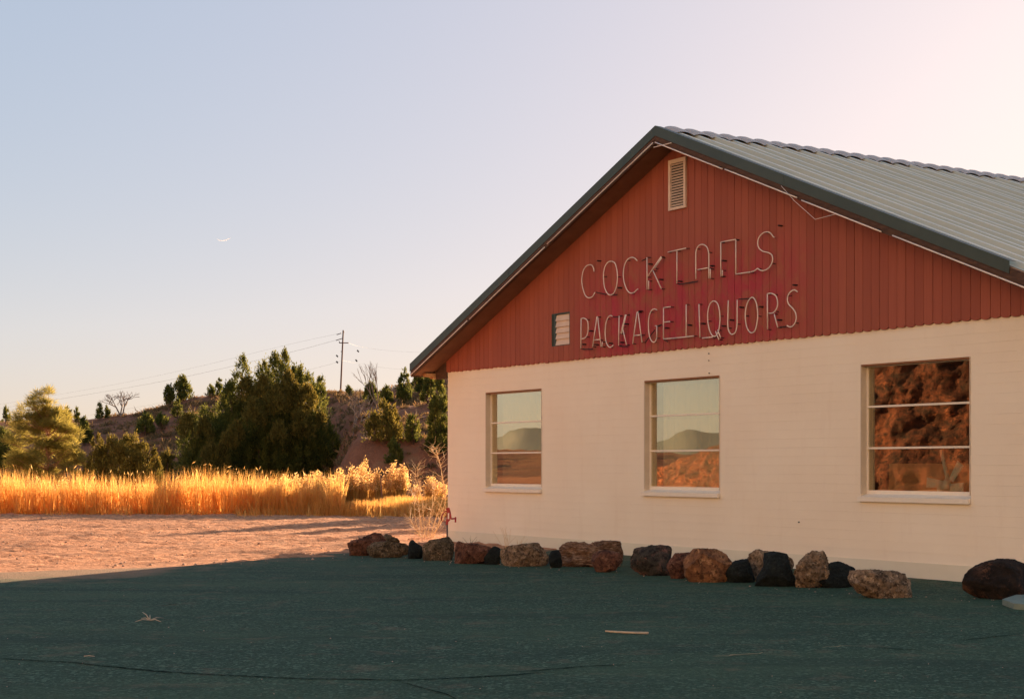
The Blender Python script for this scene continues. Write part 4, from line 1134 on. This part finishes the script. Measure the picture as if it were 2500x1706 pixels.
# junipers on and below the hill: (px, top row, bottom row, half width, kind, label)
HJ = [
 (445, 924, 978, 24, 'g', 'oval juniper alone on the skyline left of the big juniper'),
 (414, 945, 990, 14, 'g', 'small ragged juniper just left of the oval skyline one'),
 (515, 946, 968, 10, 'g', 'tiny pointed juniper on the hilltop, first right of the oval one'),
 (536, 932, 968, 10, 'g', 'thin pointed juniper on the hilltop left of the big juniper crown'),
 (555, 942, 972, 11, 'g', 'small juniper on the hilltop touching the big juniper crown'),
 (757, 930, 960, 9, 'd', 'thin juniper peeking out right of the big juniper top'),
 (783, 924, 958, 13, 'g', 'rounded skyline juniper between the big juniper and the pole'),
 (853, 950, 970, 8, 'g', 'tiny juniper at the foot of the utility pole'),
 (905, 944, 985, 20, 'd', 'dark juniper on the hilltop right of the pole'),
 (945, 952, 985, 15, 'd', 'low dark juniper on the hilltop midway to the roof'),
 (985, 912, 988, 17, 'd', 'spired dark juniper under the end of the eave'),
 (1022, 905, 960, 16, 'g', 'green juniper seen just below the eave tip'),
 (1045, 925, 985, 17, 'd', 'plump juniper hanging on the slope beside the wall corner'),
 (935, 996, 1082, 46, 'm', 'broad golden green juniper in the middle of the slope'),
 (1006, 1030, 1083, 24, 'd', 'dark round juniper on the bench right of the golden one'),
 (962, 1086, 1138, 20, 'd', 'small dark juniper growing from the low dirt bank'),
 (1072, 930, 1112, 27, 'd', 'tall narrow juniper against the wall corner'),
 (16, 1002, 1034, 10, 'g', 'small skyline juniper at the left edge of the picture'),
 (165, 1000, 1034, 9, 'g', 'small skyline juniper right behind the pine'),
 (187, 1004, 1034, 8, 'g', 'second small skyline juniper right of the pine'),
 (243, 990, 1024, 10, 'g', 'pointed skyline juniper left of the bare tree'),
 (262, 1000, 1022, 8, 'g', 'low skyline juniper touching the bare tree'),
 (355, 1014, 1060, 24, 'd', 'dark round juniper halfway down the left slope'),
 (396, 1018, 1040, 16, 'd', 'low dark juniper beside the round one on the slope'),
 (434, 985, 1022, 13, 'd', 'dark juniper on the slope below the oval skyline one'),
 (205, 1030, 1085, 20, 'd', 'dark juniper in the hollow right of the pine'),
 (10, 1055, 1150, 34, 'd', 'dark juniper cut by the left edge behind the grass'),
 (405, 1110, 1160, 24, 'm', 'yellow green bush between the round juniper and the big one'),
]
for px, yt, yb_, hw, kd, lab in HJ:
    b = ground_at(px, yb_)
    d = b.y
    H = (yb_ - yt) * d / F + 0.1; rw = hw * d / F
    rj = random.Random(px)
    lb = [(0, 0, 0.02, H, rw * 0.85)]
    for k_ in range(3 if hw < 14 else 6):
        a = rj.uniform(0, 6.28); q = rj.uniform(0.25, 0.6) * rw
        lb.append((math.cos(a) * q, math.sin(a) * q, 0.02, H * rj.uniform(0.5, 0.9), rw * rj.uniform(0.4, 0.6)))
    juniper('juniper_tree', lab, b, lb, M['juniper_gold'] if kd == 'm' else M['juniper'], (0.13, 0.045) if hw < 30 else (0.12, 0.04), 0.7 if hw < 30 else 0.8, 'junipers on the hillside', clump=0.16)
# unseen junipers added behind the building to throw shade across the dirt
for (x, y, H, rw, lab) in [(8.5, 51.7, 4.9, 1.2, 'juniper out of sight behind the building, nearest its rear'), (7.1, 52.7, 4.9, 1.2, 'juniper out of sight behind the building, in the middle'), (5.6, 53.7, 4.6, 1.2, 'juniper out of sight behind the building, nearest the hill')]:
    juniper('juniper_tree', lab, Vector((x, y, float(terr(x, y)))), [(0, 0, 0.05, H, rw), (0.6, 0.3, 0.05, H * 0.8, rw * 0.7), (-0.7, 0.2, 0.05, H * 0.75, rw * 0.7)], M['juniper'], (0.26, 0.11), 0.7, 'unseen junipers behind the building', clump=0.3)

# bare branching trees
def bare_tree(name, label, base, H, spread, levels=5, seed=1, r0=0.05, mat=None):
    rr = random.Random(seed); m = MB()
    def grow(p, d, ln, r, lv):
        q = p + d * ln
        mid = (p + q) / 2 + Vector((rr.gauss(0, .06), rr.gauss(0, .06), rr.gauss(0, .04))) * ln
        m.tube([p, mid, q], r, 5, r * 0.65, cap=False)
        if lv == 0: return
        for k_ in range(3 if lv > 1 else 2):
            nd = (d + Vector((rr.gauss(0, spread), rr.gauss(0, spread), rr.gauss(0.05, spread * 0.6)))).normalized()
            grow(q, nd, ln * rr.uniform(0.58, 0.8), r * 0.6, lv - 1)
    root = empty(name, base, 0, label, 'tree')
    tot = 2.9
    for k_ in range(3):
        grow(Vector((0, 0, -0.05)), Vector((rr.gauss(0, 0.35), rr.gauss(0, 0.3), 1)).normalized(), H / tot, r0, levels - 1)
    m.build('branches', mat or M['bare_twig'], root, True)
    return root
bt = ground_at(295, 1016)
bare_tree('bare_tree', 'leafless spreading tree on the skyline left of centre', bt, 2.0, 0.5, 5, 3, 0.06)
bt = ground_at(862, 1062)
bare_tree('bare_tree', 'grey leafless bush on the slope below the pole', bt, 2.0, 0.35, 5, 8, 0.03)
bt = ground_at(925, 1000)
bare_tree('bare_tree', 'pale leafless sapling above the golden green juniper', bt, 2.3, 0.22, 4, 12, 0.03)

# scrub over the hill
def scatter_scrub():
    V, Fc, C, nb = [], [], [], 0
    n = 0
    while n < 3000:
        px = rng.uniform(-250, 1250); y = 52 + 46 * rng.random() ** 0.8
        x = (px - CX) / F * y
        if mnoise.noise(Vector((x * 0.25, y * 0.25, 5))) + rng.uniform(-0.35, 0.35) < 0.02: continue
        n += 1
        b = np.array([x, y, float(terr(x, y)) - 0.02])
        s = rng.uniform(0.10, 0.40) if n % 3 else rng.uniform(0.06, 0.16); k_ = 30
        dv = rng.normal(size=(k_, 3)) * np.array([0.8, 0.8, 0.3]) + np.array([0, 0, 0.9])
        p = b + rng.normal(size=(k_, 3)) * np.array([s * 0.5, s * 0.5, 0.03])
        v, f, c = leaf_quads(p, dv, s * (0.5 + 0.7 * rng.random(k_)), 0.035 + 0.03 * rng.random(k_), np.clip(rng.normal(rng.uniform(0.2, 0.8), 0.18, k_), 0, 1))
        V.append(v); Fc.append(f + nb); C.append(c); nb += len(v)
    return np_mesh('scrub', np.concatenate(V), np.concatenate(Fc), np.concatenate(C))
tag(link('scrub', scatter_scrub(), M['scrub']), 'low dry scrub dotted over the brown hillside', 'scrub', kind='stuff')

# ------------------------------------------------------------------ golden grass
def grass_blades(n, xf, yf, hf, lean=0.25, wid=0.011, gold=0.5):
    x = xf(n); y = yf(x); h = hf(x, y)
    z = terr(x, y)
    a = rng.random(n) * 2 * math.pi; ln = rng.random(n) * lean * h
    dx, dy = np.cos(a) * ln, np.sin(a) * ln
    w = wid * (0.6 + 0.8 * rng.random(n)); b = rng.random(n) * 2 * math.pi
    wx, wy = np.cos(b) * w / 2, np.sin(b) * w / 2
    v = np.zeros((n, 5, 3))
    v[:, 0] = np.stack([x - wx, y - wy, z - 0.02], 1); v[:, 1] = np.stack([x + wx, y + wy, z - 0.02], 1)
    mx, my = x + dx * 0.35, y + dy * 0.35
    v[:, 2] = np.stack([mx + wx * 0.8, my + wy * 0.8, z + h * 0.55], 1); v[:, 3] = np.stack([mx - wx * 0.8, my - wy * 0.8, z + h * 0.55], 1)
    v[:, 4] = np.stack([x + dx, y + dy, z + h], 1)
    i = np.arange(n)[:, None] * 5
    f = np.concatenate([i + np.array([[0, 1, 2]]), i + np.array([[0, 2, 3]]), i + np.array([[3, 2, 4]])], 0)
    var = np.clip(gold + 0.22 * rng.normal(size=n), 0, 1)
    return v.reshape(-1, 3), f, np.repeat(var, 5), np.stack([x + dx, y + dy, z + h], 1)
def hmap(x, y):
    n = 0.5 + 0.5 * wob(x, y, 1.1, 0.7); m2 = 0.5 + 0.5 * wob(x, y, 3.4, 2.2)
    return n, m2
front = lambda x: np.interp(x, [-30, -13.3, -9, -5, -3.0, -1.5], [41.3, 41.3, 41.0, 40.0, 38.9, 38.5])
V1 = []
xs_ = lambda n: rng.uniform(-22, -4.2, n)
v1, f1, c1, t1 = grass_blades(13500, xs_, lambda x: front(x) + 0.45 * wob(x, x, 1.7, 1.0) + 0.20 * wob(x, x, 7.0, 3.0) + 0.5 * rng.random(len(x)),
        lambda x, y: (0.36 + 0.40 * hmap(x, y)[0] + 0.22 * hmap(x, y)[1] + 0.48 * rng.random(len(x)) ** 2) * 0.92 + 0.14, 0.30, 0.0095, 0.5)
v6, f6, c6, t6 = grass_blades(9000, xs_, lambda x: front(x) + 0.9 + 5.0 * rng.random(len(x)), lambda x, y: 0.15 + 0.25 * rng.random(len(x)), 0.5, 0.011, 0.4)
# low grass and litter along the front edge, and the duller grass at the right
v2, f2, c2, t2 = grass_blades(9000, lambda n: rng.uniform(-22, -2.0, n), lambda x: front(x) + 0.4 - (0.5 + 0.9 * np.clip(wob(x, x * 0.3, 2.7, 0.4) + 0.6 * wob(x, x, 8.3, 1.4), 0, 1)) * rng.random(len(x)) ** 1.5 * 1.6, lambda x, y: (0.06 + 0.30 * rng.random(len(x)) ** 2) * (0.5 + hmap(x, y)[1]), 0.7, 0.012, 0.35)
v3, f3, c3, t3 = grass_blades(15000, lambda n: rng.uniform(-5.2, 0.6, n), lambda x: front(x) + 2.5 * rng.random(len(x)), lambda x, y: 0.22 + 0.25 * hmap(x, y)[0] + 0.12 * rng.random(len(x)), 0.4, 0.012, 0.30)
# fluffy seed heads
hs = t1[rng.random(len(t1)) < 0.035]
v4, f4, c4 = leaf_quads(hs - np.array([0, 0, 0.05]), rng.normal(size=(len(hs), 3)) * 0.4 + np.array([0.1, 0, 1]), 0.08 + 0.08 * rng.random(len(hs)), np.full(len(hs), 0.013), np.clip(0.75 + 0.2 * rng.normal(size=len(hs)), 0, 1))
# taller red-brown stalks standing out of it
v5, f5, c5, t5 = grass_blades(1500, xs_, lambda x: front(x) + 0.2 + 1.2 * rng.random(len(x)), lambda x, y: (0.80 + 0.50 * rng.random(len(x))) * (0.60 + 0.55 * hmap(x, y)[0]), 0.20, 0.011, 0.05)
VV, FF, CC, nb = [], [], [], 0
for v, f, c in ((v1, f1, c1), (v2, f2, c2), (v3, f3, c3), (v6, f6, c6), (v5, f5, c5), (v4, np.concatenate([f4[:, [0, 1, 2]], f4[:, [0, 2, 3]]]), c4)):
    VV.append(v); FF.append(f + nb); CC.append(c); nb += len(v)
tag(link('dry_grass', np_mesh('dry_grass', np.concatenate(VV), np.concatenate(FF), np.concatenate(CC)), M['grass']),
    'band of tall golden dry grass along the far edge of the dirt', 'grass', kind='stuff')

# rabbitbrush in seed, right half of the band
def rabbitbrush(label, base, H, rw, seed):
    root = empty('rabbitbrush', base, 0, label, 'shrub', 'rabbitbrush along the grass band')
    n = int(800 * (rw / 0.4))
    a = rng.random(n) * 2 * math.pi; q = rng.random(n) ** 0.5
    nbd = 9; ba = rng.random(nbd) * 6.283; bq = rng.random(nbd) ** 0.5 * 0.95; bh = 0.55 + 0.45 * rng.random(nbd) * (1 - 0.5 * bq ** 2); bh[0] = 1.0; bq[0] = 0.2
    bi = rng.integers(0, nbd, n)
    sp = rw * 0.30 * q
    top = np.stack([np.cos(ba[bi]) * bq[bi] * rw * 1.15 + np.cos(a) * sp, np.sin(ba[bi]) * bq[bi] * rw + np.sin(a) * sp, H * bh[bi] * (1 - 0.22 * q ** 2) * (0.30 + 0.70 * rng.random(n) ** 0.6)], 1)
    bs = top * np.array([0.3, 0.3, 0.0]) + top * (0.4 * rng.random(n))[:, None] * np.array([0.7, 0.7, 1.0])
    dv = top - bs; ln = np.linalg.norm(dv, axis=1)
    v, f, c = leaf_quads(bs, dv, ln, np.full(n, 0.016), np.clip(0.35 + 0.2 * rng.normal(size=n), 0, 1))
    link('stems', np_mesh('stems', v, f, c), M['brush'], root)
    k_ = n * 4
    ti = rng.integers(0, n, k_)
    sel = top[ti] * np.array([1, 1, 1]) + rng.normal(size=(k_, 3)) * 0.035
    keep = top[ti][:, 2] / H > 0.52
    sel = sel[keep]
    v, f, c = leaf_quads(sel, rng.normal(size=sel.shape) + np.array([0, 0, 0.8]), 0.05 + 0.05 * rng.random(len(sel)), 0.02 + 0.015 * rng.random(len(sel)), np.clip(0.8 + 0.2 * rng.normal(size=len(sel)), 0, 1))
    link('seed_heads', np_mesh('seed_heads', v, f, c), M['brush'], root)
    return root
RBH = [(655, 1168, 41.6, 34, 'low rabbitbrush before the middle of the big juniper'), (690, 1160, 42.2, 34, 'rabbitbrush before the right half of the big juniper'), (725, 1158, 41.4, 36, 'rabbitbrush clump at the right foot of the big juniper'),
       (758, 1150, 42.2, 36, 'rabbitbrush with pale heads at the right edge of the big juniper'), (792, 1148, 41.4, 38, 'rabbitbrush just right of the big juniper'), (826, 1142, 42.2, 38, 'rabbitbrush second right of the big juniper'),
       (862, 1138, 41.4, 38, 'rabbitbrush left of the tallest plume'), (897, 1118, 42.4, 30, 'tallest plumed rabbitbrush of the band'), (928, 1140, 41.8, 32, 'rabbitbrush behind the thin fence post'),
       (955, 1128, 42.4, 34, 'rabbitbrush right of the fence post'), (985, 1130, 42.0, 30, 'rightmost tall rabbitbrush before the bare gap'), (1045, 1160, 43.0, 40, 'rabbitbrush half hidden by the wall corner'),
       (20, 1172, 43.0, 30, 'rabbitbrush at the left edge of the grass'), (150, 1166, 43.0, 30, 'rabbitbrush in the grass before the pine')]
for i, (px, yt, d, hw, lab) in enumerate(RBH):
    t = at(px, yt, d)
    rabbitbrush(lab, Vector((t.x, d, float(terr(t.x, d)))), t.z - float(terr(t.x, d)), hw * d / F, i)

# thin fence post in the brush
fp = on_ground(861, 1255)
fpo = MB().tube([(0, 0, -0.1), (0.01, 0, 0.5), (-0.02, 0, 1.02)], 0.022, 6, 0.018).build('fence_post', M['pole']); fpo.location = Vector((at(931, 1200, 41.4).x, 41.4, 0))
tag(fpo, 'thin dark fence post standing in the rabbitbrush', 'post')

# tall dry weed at the corner of the building
wd = empty('dry_weed', at(1023, 1137, 27.3) * Vector((1, 1, 0)) if False else Vector((at(1023, 1312, 27.3).x, 27.3, 0)), 0, 'tall straw coloured weed stalks at the building corner', 'weed')
wb_ = wd.location
def WP(px, py, dy=0.0):
    p = at(px, py, 27.3); return Vector((p.x - wb_.x, dy, p.z))
stalks = [[(1033, 1318), (1026, 1260), (1018, 1190), (1014, 1140)], [(1038, 1318), (1034, 1260), (1028, 1200), (1020, 1160), (1022, 1130)], [(1050, 1318), (1062, 1270), (1082, 1210), (1078, 1150), (1066, 1100)],
          [(1055, 1318), (1076, 1260), (1088, 1215), (1080, 1160), (1072, 1120), (1060, 1105), (1045, 1090)], [(1028, 1318), (1015, 1270), (1012, 1220), (1016, 1188)], [(1044, 1318), (1050, 1260), (1062, 1215), (1056, 1180)],
          [(1036, 1318), (1020, 1300), (1006, 1280), (1000, 1262)], [(1048, 1318), (1062, 1300), (1078, 1272), (1090, 1240)]]
ws = MB()
rw_ = random.Random(4)
for st in stalks:
    dy0 = rw_.uniform(-0.25, 0.25)
    pts = catmull([WP(px, py, dy0 * i / len(st)) for i, (px, py) in enumerate(st)], 4)
    pts = [Vector(p) for p in pts]; pts[0].z = -0.03
    ws.tube(pts, 0.0055, 5, 0.0028)
ws.build('stalks', M['straw_stem'], wd, True)
tw = MB()
for k_ in range(420):
    st = rw_.choice(stalks); i = rw_.randrange(0, len(st) - 1); t = rw_.random()
    px = st[i][0] + (st[i+1][0] - st[i][0]) * t; py = st[i][1] + (st[i+1][1] - st[i][1]) * t
    p = WP(px, py, rw_.uniform(-0.12, 0.12)); ln = rw_.uniform(0.10, 0.34)
    d_ = Vector((rw_.gauss(0, 0.7), rw_.gauss(0, 0.7), rw_.uniform(0.1, 0.9))).normalized()
    q = p + d_ * ln * 0.5; r_ = q + (d_ + Vector((rw_.gauss(0, .5), rw_.gauss(0, .5), rw_.gauss(0, .4)))).normalized() * ln * 0.5
    if min(q.z, r_.z) < 0: continue
    tw.tube([p, q, r_], 0.0026, 3, 0.0012, cap=False)
tw.build('twigs', M['straw_stem'], wd)
# weed tufts between boulders and wall
for (px, py, H, lab) in [(1149, 1345, 0.22, 'small green weed behind the smooth reddish boulder'), (1235, 1345, 0.34, 'thin dry weed below the leftmost window'), (1270, 1348, 0.26, 'thin dry weed behind the pale tan boulder')]:
    g = on_ground(px, py)
    rr = random.Random(px); m = MB()
    for k_ in range(9):
        d_ = Vector((rr.gauss(0, 0.35), rr.gauss(0, 0.3), 1)).normalized(); hh = H * rr.uniform(0.6, 1.1)
        m.tube([(0, 0, -0.02), d_ * hh * 0.5, d_ * hh + Vector((rr.gauss(0, .05), 0, 0))], 0.004, 4, 0.0015, cap=False)
    o = m.build('weed', M['straw_stem'] if px > 1200 else M['juniper_gold']); o.location = g
    tag(o, lab, 'weed')

# ------------------------------------------------------------------ utility pole and wires on the hill
UD = 200.0
ub0 = at(831, 966, UD); ut = at(838, 806, UD)
pz = float(terr(ub0.x, UD))
pole = empty('utility_pole', (ub0.x - 0.02, UD, pz), 0, 'leaning wooden utility pole on the hilltop', 'utility pole')
def UP(px, py, dy=0.0):
    p = at(px, py, UD); return Vector((p.x - pole.location.x, dy, p.z - pz))
MB().tube([(0, 0, -0.5), UP(831, 966), UP(838, 806)], 0.14, 9, 0.095).build('post', M['pole'], pole, True)
for (a, b, nm) in (((822, 817), (834, 813), 'insulator'), ((820, 831), (836, 826), 'insulator'), ((828, 837), (851, 837), 'cross_arm'), ((832, 858), (836, 858), 'bracket'), ((836, 811), (841, 811), 'bracket')):
    MB().tube([UP(*a), UP(*b)], 0.05 if nm != 'cross_arm' else 0.06, 6).build(nm, M['wire'] if nm != 'cross_arm' else M['pole'], pole)
MB().tube([UP(828, 833), UP(829, 837), UP(834, 837)], 0.06, 6).build('bracket', M['wire'], pole)
def wire(label, pts, d0, d1, r=0.03, balls=()):
    n = len(pts); P3 = [at(p[0], p[1], d0 + (d1 - d0) * i / (n - 1)) for i, p in enumerate(pts)]
    P3 = [Vector(p) for p in catmull(P3, 5)]; o0 = P3[0].copy()
    m = MB().tube([p - o0 for p in P3], r, 4)
    o = m.build('power_line', M['wire']); o.location = o0
    tag(o, label, 'wire', 'wires of the utility pole')
    for px, py, dd in balls:
        q = at(px, py, dd) - o0
        MB().tube([q - Vector((0.10, 0, -0.12)), q, q + Vector((0.10, 0, -0.12))], 0.10, 6).build('insulator', M['black'], o)
wire('upper thin wire sloping down to the left of the pole', [(834, 813), (700, 842), (440, 905), (200, 953), (-200, 1020)], UD, 330, 0.009)
wire('second thin wire sloping down to the left of the pole', [(836, 826), (700, 862), (440, 922), (200, 965), (-200, 1028)], UD, 330, 0.014)
wire('lowest wire left of the pole, carrying two insulators', [(832, 881), (780, 896), (600, 940), (300, 1000), (-100, 1060)], UD, 320, 0.009, ((823, 869, 203), (823, 884, 203)))
wire('wire running right from the cross arm behind the roof', [(850, 837), (875, 845), (950, 856), (1100, 862), (1300, 860)], UD, 230, 0.007, ((874, 857, 204), (870, 880, 204)))
wire('low wire running right from the pole behind the roof', [(836, 880), (870, 886), (960, 900), (1100, 905), (1300, 900)], UD, 230, 0.007)

# ------------------------------------------------------------------ small litter on the lot
g = on_ground(1478, 1547); q = on_ground(1583, 1551)
o = MB().tube([(0, 0, 0.016), ((q.x-g.x)*0.5, (q.y-g.y)*0.5, 0.012), (q.x - g.x, q.y - g.y, 0.014)], 0.007, 6, 0.010).build('stick', M['stick'], None, True); o.location = (g.x, g.y, 0.006)
tag(o, 'straight pale stick lying on the asphalt', 'stick')
g = on_ground(366, 1519)
m = MB()
for (px, py, dz) in ((330, 1521, 0.01), (393, 1521, 0.01), (367, 1508, 0.07), (345, 1516, 0.02), (376, 1512, 0.05), (410, 1507, 0.01)):
    e = on_ground(px, py) - g; e.y = max(-0.25, min(0.25, e.y)) * (0.4 if dz > 0.03 else 1); e.z = dz
    m.tube([(0, 0, 0.015), e * 0.5 + Vector((0, 0, 0.02)), e], 0.005, 5, 0.002)
o = m.build('dry_twig', M['stick'], None, True); o.location = (g.x, g.y, 0.004)
tag(o, 'small forked dry twig on the asphalt at the left', 'twig')
g = on_ground(216, 1607)
o = MB().tube([(-0.03, 0, 0.010), (0, 0.01, 0.014), (0.04, 0, 0.010)], 0.004, 5, 0.002).build('dry_twig', M['stick']); o.location = (g.x, g.y, 0.006)
tag(o, 'tiny dry stem on the asphalt near the lower left crack', 'twig')

# pebbles and straw scattered over the dirt and along the boulders
def pebbles():
    V, Fc, nb = [], [], 0
    oct_v = np.array([[1,0,0],[0,1,0],[-1,0,0],[0,-1,0],[0,0,0.8],[0,0,-0.4]], float); oct_f = np.array([[0,1,4],[1,2,4],[2,3,4],[3,0,4],[1,0,5],[2,1,5],[3,2,5],[0,3,5]])
    for i in range(4800):
        if i < 4600:
            x = rng.uniform(-16, -0.6); y = rng.uniform(19, 40)
            if y < np.interp(x, [-30, -6.06, -3.4, -2.26, -1.5], [15.5, 18.8, 20.3, 21.7, 22.3]) - 0.2: continue
            s = 0.005 + 0.024 * rng.random() ** 5
        elif i < 4680:
            px = rng.uniform(840, 2480); py = np.interp(px, [840, 1100, 1340, 1700, 2200, 2480], [1364, 1372, 1392, 1420, 1452, 1478]) + rng.normal(0, 5)
            g_ = on_ground(px, py); x, y = g_.x, g_.y; s = 0.004 + 0.009 * rng.random() ** 2
        else:
            px = rng.uniform(0, 2500); py = rng.uniform(1420, 1706)
            g_ = on_ground(px, py); x, y = g_.x, g_.y; s = 0.002 + 0.004 * rng.random() ** 2
        sc = s * (0.6 + 0.8 * rng.random(3)); a = rng.random() * 6.28
        v = oct_v * sc; v = np.stack([v[:, 0]*math.cos(a) - v[:, 1]*math.sin(a), v[:, 0]*math.sin(a) + v[:, 1]*math.cos(a), v[:, 2]], 1)
        v += np.array([x, y, 0.008 if i >= 4600 else 0.006]); V.append(v); Fc.append(oct_f + nb); nb += 6
    return np_mesh('gravel', np.concatenate(V), np.concatenate(Fc))
tag(link('gravel', pebbles(), M['pebble']), 'loose pebbles strewn over the dirt and the lot edge', 'gravel', kind='stuff')

# ------------------------------------------------------------------ what the windows mirror: red cliff and far mountain; pale cliff added for bounce
def cliff(name, path, sub, nz, back, amp):
    """rock face along a plan path of (x, y, height), leaning back away from the lot"""
    P = catmull([np.array(p, float) for p in path], sub)
    vs = []; n = len(P); nb_ = 8
    for i, p in enumerate(P):
        t = P[min(i+1, n-1)] - P[max(i-1, 0)]; t = t / (math.hypot(t[0], t[1]) + 1e-9)
        nx_, ny_ = -t[1], t[0]
        if nx_ * p[0] + ny_ * (p[1] - 10) < 0: nx_, ny_ = -nx_, -ny_
        am = min(1.0, 0.45 + p[2] / 6) * amp
        for j in range(nz + nb_):
            if j < nz: tt = j / (nz - 1); off, zz = back * p[2] * (tt ** 0.85), p[2] * tt
            else: sb = (j - nz + 1) / nb_; off, zz = back * p[2] + sb * 30, p[2] * (1 - 0.06 * sb)
            q = Vector((p[0] * 0.35, p[1] * 0.35, zz * 0.5))
            dd = 1.6 * mnoise.noise(q * 1.1) + 1.1 * mnoise.noise(q * 2.6) + 0.42 * mnoise.noise(q * 5.5) + 0.22 * mnoise.noise(q * 12) + 0.20 * mnoise.noise(q * 24) + 0.10 * mnoise.noise(q * 50) + 0.5 * abs(mnoise.noise(Vector((0, p[1] * 0.3, zz * 2.3))))
            vs.append((p[0] + nx_ * (off - dd * am), p[1] + ny_ * (off - dd * am), max(-0.6, zz + 0.5 * mnoise.noise(Vector((p[0] * 0.5, p[1] * 0.5, 1))) * am * (zz / p[2]) - (0.5 if j == 0 else 0))))
    w = nz + nb_; fs = []
    for i in range(n - 1):
        for j in range(w - 1): fs.append((i*w+j, (i+1)*w+j, (i+1)*w+j+1, i*w+j+1))
    return np_mesh(name, vs, fs)
tag(link('rocky_slope', cliff('rocky_slope', [(-64, 49, 0.3), (-56, 43.5, 1.0), (-52, 40, 2.0), (-49, 37, 2.9), (-47.5, 34, 3.6), (-47, 30.5, 8.5), (-47, 26, 11), (-48, 20, 12), (-50, 14, 12)], 44, 80, 0.55, 0.36), M['slope'], None, False),
    'dark red scrubby slope out of frame left, mirrored in the windows', 'slope', kind='structure')
tag(link('cliff', cliff('cliff', [(-56, 24, 12), (-55, 15, 20), (-53, 4, 26), (-49, -10, 29), (-42, -26, 30), (-30, -40, 30), (-12, -49, 28), (10, -52, 24), (32, -48, 16)], 14, 34, 0.35, 1.6), M['cliff'], None, False),  # added cliff, shaped to bounce sunlight onto the shaded front
    'tall pale cliff added out of frame to bounce sunlight onto the facade', 'cliff', kind='structure')
def mountain():
    vs, fs = [], []
    xs = np.linspace(-2600, 200, 80)
    V0 = np.array([22.4, 14.2])
    n = 240
    for i in range(n):
        az = R(100 - i * 60 / (n - 1))          # degrees left of the viewing direction
        d = 2300
        x, y = V0[0] - math.sin(az) * d, V0[1] + math.cos(az) * d
        a = math.degrees(az)
        e = np.interp(a, [40, 55, 60, 63.5, 64.4, 65.05, 66, 67.5, 69, 70.06, 70.8, 71.4, 72.4, 74, 78, 100], [0.2, 0.25, 0.45, 0.7, 1.06, 1.34, 1.33, 1.1, 0.7, 0.84, 1.15, 1.33, 1.22, 0.9, 0.5, 0.3])
        hgt = d * math.tan(R(e)) + 2.0 * mnoise.noise(Vector((i * 0.3, 0, 0))) + 1
        for j in range(10):
            t = j / 9
            k_ = 1 - 0.35 * t
            vs.append((V0[0] + (x - V0[0]) * (0.8 + 0.2 * t), V0[1] + (y - V0[1]) * (0.8 + 0.2 * t), -10 + (hgt + 10) * t ** 1.2 * (1 + 0.05 * mnoise.noise(Vector((i * 0.4, j * 0.7, 3))))))
    for i in range(n - 1):
        for j in range(9): fs.append((i*10+j, (i+1)*10+j, (i+1)*10+j+1, i*10+j+1))
    return np_mesh('mountain', vs, fs)
tag(link('mountain', mountain(), M['mountain'], None, True), 'distant blue grey mountain mirrored in the two left windows', 'mountain', kind='structure')

# ------------------------------------------------------------------ short curved white mark high over the hill
vt = [at(x, y, 6000.0) for x, y in ((529, 583.5), (534, 586.5), (540, 587.7), (547, 587.5), (553, 586), (559, 583), (563, 581))]
o0 = vt[3].copy()
mt_ = MB(); n_ = len(vt)
for i_ in range(n_ - 1):
    ra, rb_ = (0.9 * math.sin(math.pi * (k_ + 0.35) / (n_ - 0.3)) + 0.2 for k_ in (i_, i_ + 1))
    mt_.tube([vt[i_] - o0, vt[i_ + 1] - o0], ra, 6, rb_, cap=False)
tr_o = mt_.build('sky_mark', foliage('vapour', [(0.9, 0.9, 0.9), (0.95, 0.95, 0.95)], 0.6)); tr_o.location = o0
tag(tr_o, 'short curved white mark in the sky above the hill', 'vapour trail')
